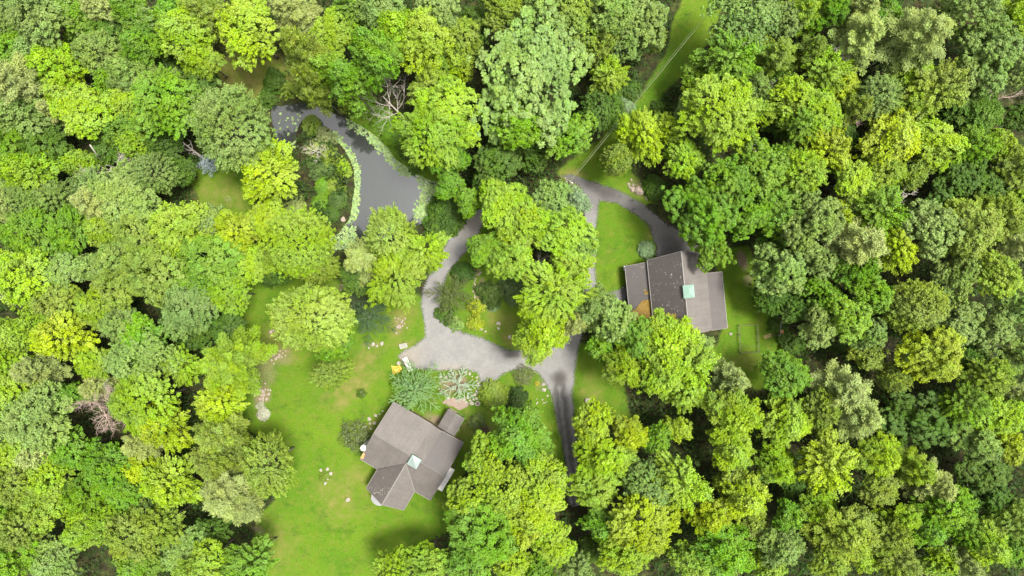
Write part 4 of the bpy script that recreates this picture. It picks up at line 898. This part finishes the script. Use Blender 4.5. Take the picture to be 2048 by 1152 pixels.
for a in [
 (988,790,30,'o','rounded olive shrub between the angled house and the exit drive'),(1046,752,23,(.10,.11,.045),'brownish-olive shrub on the grass tongue at the drive junction','t'),(1036,800,27,(.026,.045,.009),'very dark green shrub right beside the rounded olive one'),
 (708,872,34,(.085,.10,.04),'airy grey-olive shrub on the lawn beside the angled house gable','t'),(890,630,22,'d','low dark green shrub at the foot of the garden spruce'),(952,616,18,(.17,.195,.012),'upper yellow shrub in the drive-loop garden'),(951,644,17,(.165,.195,.014),'lower yellow shrub in the drive-loop garden'),
 (982,588,30,(.042,.066,.012),'dark green shrub filling the middle of the drive-loop garden'),(1028,578,30,(.065,.10,.03),'blue-grey green shrub beside the low stone wall of the garden'),(986,613,11,'b','small bluish plant at the lower edge of the loop garden'),(925,545,23,(.034,.066,.009),'smooth dark green shrub above the garden spruce'),(912,648,15,'s','little grey-green shrub at the drive edge of the garden'),
 (705,605,30,(.035,.05,.018),'dark brownish shrub above the dark spruce on the lawn'),(1293,500,17,'b','small pale green tree-like shrub on the triangular lawn by the house'),(1412,687,17,'s','round grey-green shrub below the dark-roofed house'),
 (894,428,42,'d','large dark green shrub between the lily water and gravel loop'),(872,458,32,'d','dark green shrub lower on the bank by the gravel loop'),(932,402,17,(.05,.09,.02),'dark shrub at the pond corner of the gravel loop'),
 (622,250,20,'o','olive willow shrub at the upper end of the pond peninsula'),(650,274,22,(.12,.135,.05),'pale olive willow shrub on the pond peninsula'),(628,298,20,'p','straw-coloured half-bare shrub on the pond peninsula'),(660,312,22,'o','olive shrub in the middle of the pond peninsula'),(640,340,28,(.055,.085,.02),'dark shrub at the waist of the pond peninsula'),(684,338,18,'l','bright green shrub on the lily side of the peninsula'),
 (648,372,20,'g','upright green shrub on the lower peninsula'),(668,370,22,'o','olive shrub on the lower peninsula, pond side'),(640,405,17,'g','round green shrub near the base of the peninsula'),(676,398,20,(.06,.095,.02),'dark shrub near the boulder of the peninsula'),(588,408,24,'p','pale twiggy shrub at the base of the peninsula'),(662,428,16,'d','dark low shrub beside the tan pond boulder'),
 (550,165,28,'d','dark green shrub at the inlet of the pond beside the meadow'),(535,195,22,'d','dark shrub on the meadow side of the pond inlet'),(578,180,20,'o','olive shrub overhanging the upper pond inlet'),(610,180,20,'o','olive shrub on the far bank near the pond inlet'),(648,186,20,'o','olive shrub midway on the far pond bank'),(690,206,20,'o','olive shrub on the far bank before the lily bed'),(728,208,24,'g','green shrub on the far bank behind the lilies'),
 (752,246,16,'g','low green shrub at the water side of the far bank'),(764,238,26,'g','bright bank shrub below the white bare tree'),(812,300,20,'d','dark shrub jutting into the lilies of the far bank'),(835,330,18,'d','small dark shrub at the far corner of the pond'),(785,272,22,'g','green shrub between bare tree and lily bed'),
 (1252,210,20,'b','bluish-grey shrub under the overhead cables'),(1232,238,26,'d','dark shrub left of the overhead cables'),(1258,180,24,'d','dark shrub on the wood side of the cable clearing'),(1318,215,16,'d','dark shrub right of the overhead cables'),
 (540,546,26,'d','dark low shrub in shade below the lime dome tree'),(526,828,13,(.24,.24,.17),'whitish-grey shrub below the rock heap'),(520,812,9,(.20,.20,.13),'small pale shrub at the bottom of the rock heap'),(648,955,12,'o','small weedy shrub among the five lawn rocks','t'),
 (920,839,12,'g','small green shrub beside the porch of the angled house'),(953,845,17,(.09,.12,.03),'leafy green garden shrub past the porch'),(966,862,14,(.07,.045,.03),'reddish-brown low shrub in the bed past the porch','t'),(904,868,9,'o','tiny olive shrub along the porch wall'),(912,858,8,'p','tiny straw-green plant along the porch wall'),
 (722,787,11,'d','small dark shrub alone in the rough grass above the house','t'),(800,770,22,'g','green shrub beside the big blue-green spruce'),(898,985,16,'g','small green shrub just below the angled house'),(895,1010,13,'l','little lime shrub on the lawn below the angled house'),
 (1074,767,6,(.30,.25,.02),'small yellow flowering plant at the drive bend','t'),(1560,640,24,'d','dark shrub behind the swing frame'),(1583,690,28,'d','dark shrub at the woods past the brown bench'),(1545,735,20,'d','dark shrub in the lower corner of the vegetable bed lawn'),
 (1290,300,20,'o','thin olive shrub on the clearing slope above the pink boulders','t'),(1310,375,26,'d','dark shrub behind the pinkish boulders'),(640,528,20,'g','green shrub in the gap below the pond'),(700,548,22,'d','dark shrub on the strip above the tan rocks'),(455,398,7,'p','tiny tan tuft on the small lawn by the pond','t'),(1166,868,14,'y','small yellow-green shrub reaching over the exit drive'),(1290,630,0.1,'g','') ]:
    if a[2] > 1: shrub(*a[:5], *(a[5:] or ()))
def conifer(px, py, rp, col, label, hc, style='E'):
    p = W(px, py, hc * .8); R = rp * S * (H - hc * .8) / H * 1.08
    root = empty('spruce_tree', (p.x, p.y, 0), random.random() * 6.28); root.scale = (R, R, hc / 2.2)
    cm, tm = proto(style, 'L' if rp > 50 else 'M' if rp > 25 else 'S'); link('trunk', tm, root); c = link('crown', cm, root); c.color = (*col, 1)
    return tag(root, label, 'tree')
conifer(905, 590, 46, (.046, .058, .013), 'star-shaped olive spruce in the garden inside the drive loop', 3.6)
conifer(743, 634, 46, (.035, .060, .022), 'dark green spruce standing right of the big pale lawn tree', 4.5)
conifer(833, 779, 53, (.085, .142, .046), 'large blue-green spruce shading the upper corner of the angled house', 5.0)
conifer(917, 769, 36, (.155, .195, .135), 'silvery weeping spruce spreading inside a ring of pale rocks', 1.9, 'W')
conifer(417, 328, 22, (.15, .19, .19), 'small silver-blue spruce under the big round tree by the pond', 3.0)

# ------------------------------------------------------------------ bare and dead trees
def dead_tree(px, py, rp, seed, mat, label, hc=8.0, lean=None, fine=3, n=7, thick=.05):
    r = random.Random(seed); p = W(px, py, hc); R = rp * S * (H - hc) / H; mb = MB()
    root = empty('bare_tree', (p.x, p.y, 0)); lx, ly = lean or (0, 0); top = Vector((0, 0, hc))
    base = Vector((lx * R, -ly * R, -.1))
    MB().tube([base, base.lerp(top, .55) + Vector((r.uniform(-.15, .15), r.uniform(-.15, .15), 0)), top], [thick * R * 1.5 + .05, thick * R * 1.1 + .03, thick * R * .6 + .02], 8).build('trunk', mat, root)
    def grow(a, d, ln, rad, lv):
        pts = [a]; q = a.copy(); dd = d.copy()
        for _ in range(4):
            dd = (dd + Vector((r.gauss(0, .22), r.gauss(0, .22), r.gauss(0, .14)))).normalized(); q = q + dd * ln / 4; pts.append(q.copy())
        mb.tube(pts, [rad * (1 - .2 * i) for i in range(5)], 5)
        if lv:
            for i in range(1, 5):
                for _ in range(1 if lv == 1 else 2):
                    if r.random() < .85: grow(pts[i], (dd + Vector((r.gauss(0, .8), r.gauss(0, .8), r.gauss(.1, .3)))).normalized(), ln * .5, rad * .55, lv - 1)
    for k in range(n):
        a = k * 6.283 / n + r.random() * .6; z0 = r.uniform(.55, 1)
        grow(base.lerp(top, z0), Vector((math.cos(a), math.sin(a), .25)).normalized() , R * r.uniform(.7, 1.0), thick * R * .55 + .015, fine - 1)
    mb.build('branches', mat, root)
    return tag(root, label, 'tree')
dead_tree(766, 193, 66, 1, M_DEAD, 'white bare dead tree leaning over the far pond bank', 7, (1.0, .9), 3, 7, .016)
dead_tree(212, 330, 50, 2, M_DEAD, 'bleached pinkish bare tree among pale pines of the left-hand woods', 11, None, 4, 8, .02)
dead_tree(268, 328, 26, 12, M_DEAD, 'smaller bleached bare crown beside the pinkish dead tree', 10, None, 4, 7, .02)
dead_tree(366, 285, 24, 3, M_DEAD, 'forked grey dead tree beside the big round tree', 6, (.5, .9), 2, 5, .06)
dead_tree(203, 822, 46, 4, M_DEADB, 'brown bare tree with radiating twigs over a dark gap', 10, None, 4, 9, .03)
dead_tree(194, 775, 26, 14, M_DEAD, 'grey twiggy dead crown just above the brown bare tree', 10, None, 3, 8, .03)
dead_tree(1672, 105, 34, 5, M_DEAD, 'bare white limbs between straw-green pines near the top', 11, (.4, .6), 3, 6, .04)
dead_tree(1545, 180, 22, 6, M_DEAD, 'small bare white tree among the upper right woods', 9, None, 3, 6, .04)
dead_tree(1507, 278, 20, 7, M_DEAD, 'small white dead tree in the dark gap above the house woods', 8, (.3, .9), 3, 5, .05)
dead_tree(2008, 195, 34, 8, M_DEADB, 'brown fan-shaped bare tree near the right edge', 10, (-.8, .5), 3, 9, .03)
dead_tree(1818, 388, 20, 9, M_DEAD, 'white forked dead branch tree in the right-hand woods', 11, None, 3, 5, .05)
dead_tree(1797, 697, 24, 10, M_DEADB, 'tangled brown dead tree beside the olive domed tree', 9, None, 3, 8, .03)
dead_tree(1078, 527, 24, 11, M_DEAD, 'bare grey tree in the dark hollow of the wooded island', 5, None, 3, 6, .04)
dead_tree(520, 915, 26, 13, M_DEADB, 'thin bare tree top poking from olive trees by the lawn', 8, None, 3, 8, .025)
dead_tree(1158, 625, 24, 15, M_DEADB, 'twiggy half-bare tree between the island and the dark-roofed house', 11, None, 3, 8, .025)
dead_tree(1716, 235, 24, 16, M_DEADB, 'leaning bare twigs among yellow-green crowns of the upper woods', 10, (.6, .6), 3, 6, .03)
dead_tree(630, 302, 22, 17, M_DEAD, 'bleached dead top on the pond peninsula', 3.5, None, 3, 7, .04)
dead_tree(640, 115, 22, 18, M_DEADB, 'thin brown bare tree between pines above the pond', 9, None, 3, 7, .03)
def fallen(a, b, za, zb, rad, label):
    p, q = W(*a, za), W(*b, zb); mb = MB(); mb.tube([p, p.lerp(q, .5) + Vector((0, 0, .2)), q], [rad, rad * .8, rad * .35], 8)
    tag(mb.build('fallen_trunk', M_DEAD, smooth=True), label, 'log')
fallen((28, 234), (104, 288), 9.5, 1.5, .22, 'long bare grey trunk leaning through a gap at the left edge')
fallen((1515, 318), (1568, 300), 8, 10, .15, 'bare grey trunk slanting out of the gap above the house woods')
fallen((180, 290), (206, 324), 14, 9, .1, 'bare pointed stem sticking up from the bleached tree')
fallen((664, 545), (690, 541), 1.2, 1.0, .12, 'white log on the ground in the gap below the pond')

# ------------------------------------------------------------------ undergrowth of the woods, ragged grass at the lawn rims
n = 260000
q = np.stack([rng.uniform(-96, 96, n), rng.uniform(-57, 57, n)], 1)
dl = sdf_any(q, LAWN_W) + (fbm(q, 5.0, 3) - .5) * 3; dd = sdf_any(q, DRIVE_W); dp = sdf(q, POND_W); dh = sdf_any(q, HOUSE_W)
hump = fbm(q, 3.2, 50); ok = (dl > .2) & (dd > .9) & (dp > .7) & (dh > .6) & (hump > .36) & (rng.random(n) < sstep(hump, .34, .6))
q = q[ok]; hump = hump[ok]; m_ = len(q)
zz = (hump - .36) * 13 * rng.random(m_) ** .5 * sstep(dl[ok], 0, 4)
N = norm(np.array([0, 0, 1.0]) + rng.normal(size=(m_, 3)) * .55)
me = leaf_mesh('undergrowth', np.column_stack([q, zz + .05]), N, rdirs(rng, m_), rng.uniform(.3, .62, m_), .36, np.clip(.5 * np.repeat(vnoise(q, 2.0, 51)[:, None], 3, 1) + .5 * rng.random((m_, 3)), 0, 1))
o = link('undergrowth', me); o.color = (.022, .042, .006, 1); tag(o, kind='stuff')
n = 60000
q = np.stack([rng.uniform(-60, 60, n), rng.uniform(-50, 50, n)], 1)
dl = sdf_any(q, LAWN_W); dd = sdf_any(q, DRIVE_W); dp = sdf(q, POND_W); dh = sdf_any(q, HOUSE_W)
pr = np.maximum.reduce([.35 * (dl < 0) * (fbm(q, 4, 70) > .52), ((dd > .2) & (dd < 1.3) & (dl < 0)) * .8, ((dp > 0) & (dp < 2.0)) * .9, ((dh > .2) & (dh < 1.0)) * .6, (np.abs(dl) < 1.5) * .8])
ok = (rng.random(n) < pr) & (dd > .15) & (dp > -.15) & (dh > .1); q = q[ok]; m_ = len(q)
N = norm(np.array([0, 0, .6]) + rng.normal(size=(m_, 3)) * .6)
me = leaf_mesh('grass_tufts', np.column_stack([q, rng.uniform(0, .1, m_)]), N, norm(rdirs(rng, m_) + [0, 0, .5]), rng.uniform(.14, .32, m_), .2, rng.random((m_, 3)))
o = link('grass_tufts', me); o.color = (.055, .095, .008, 1); tag(o, kind='stuff')
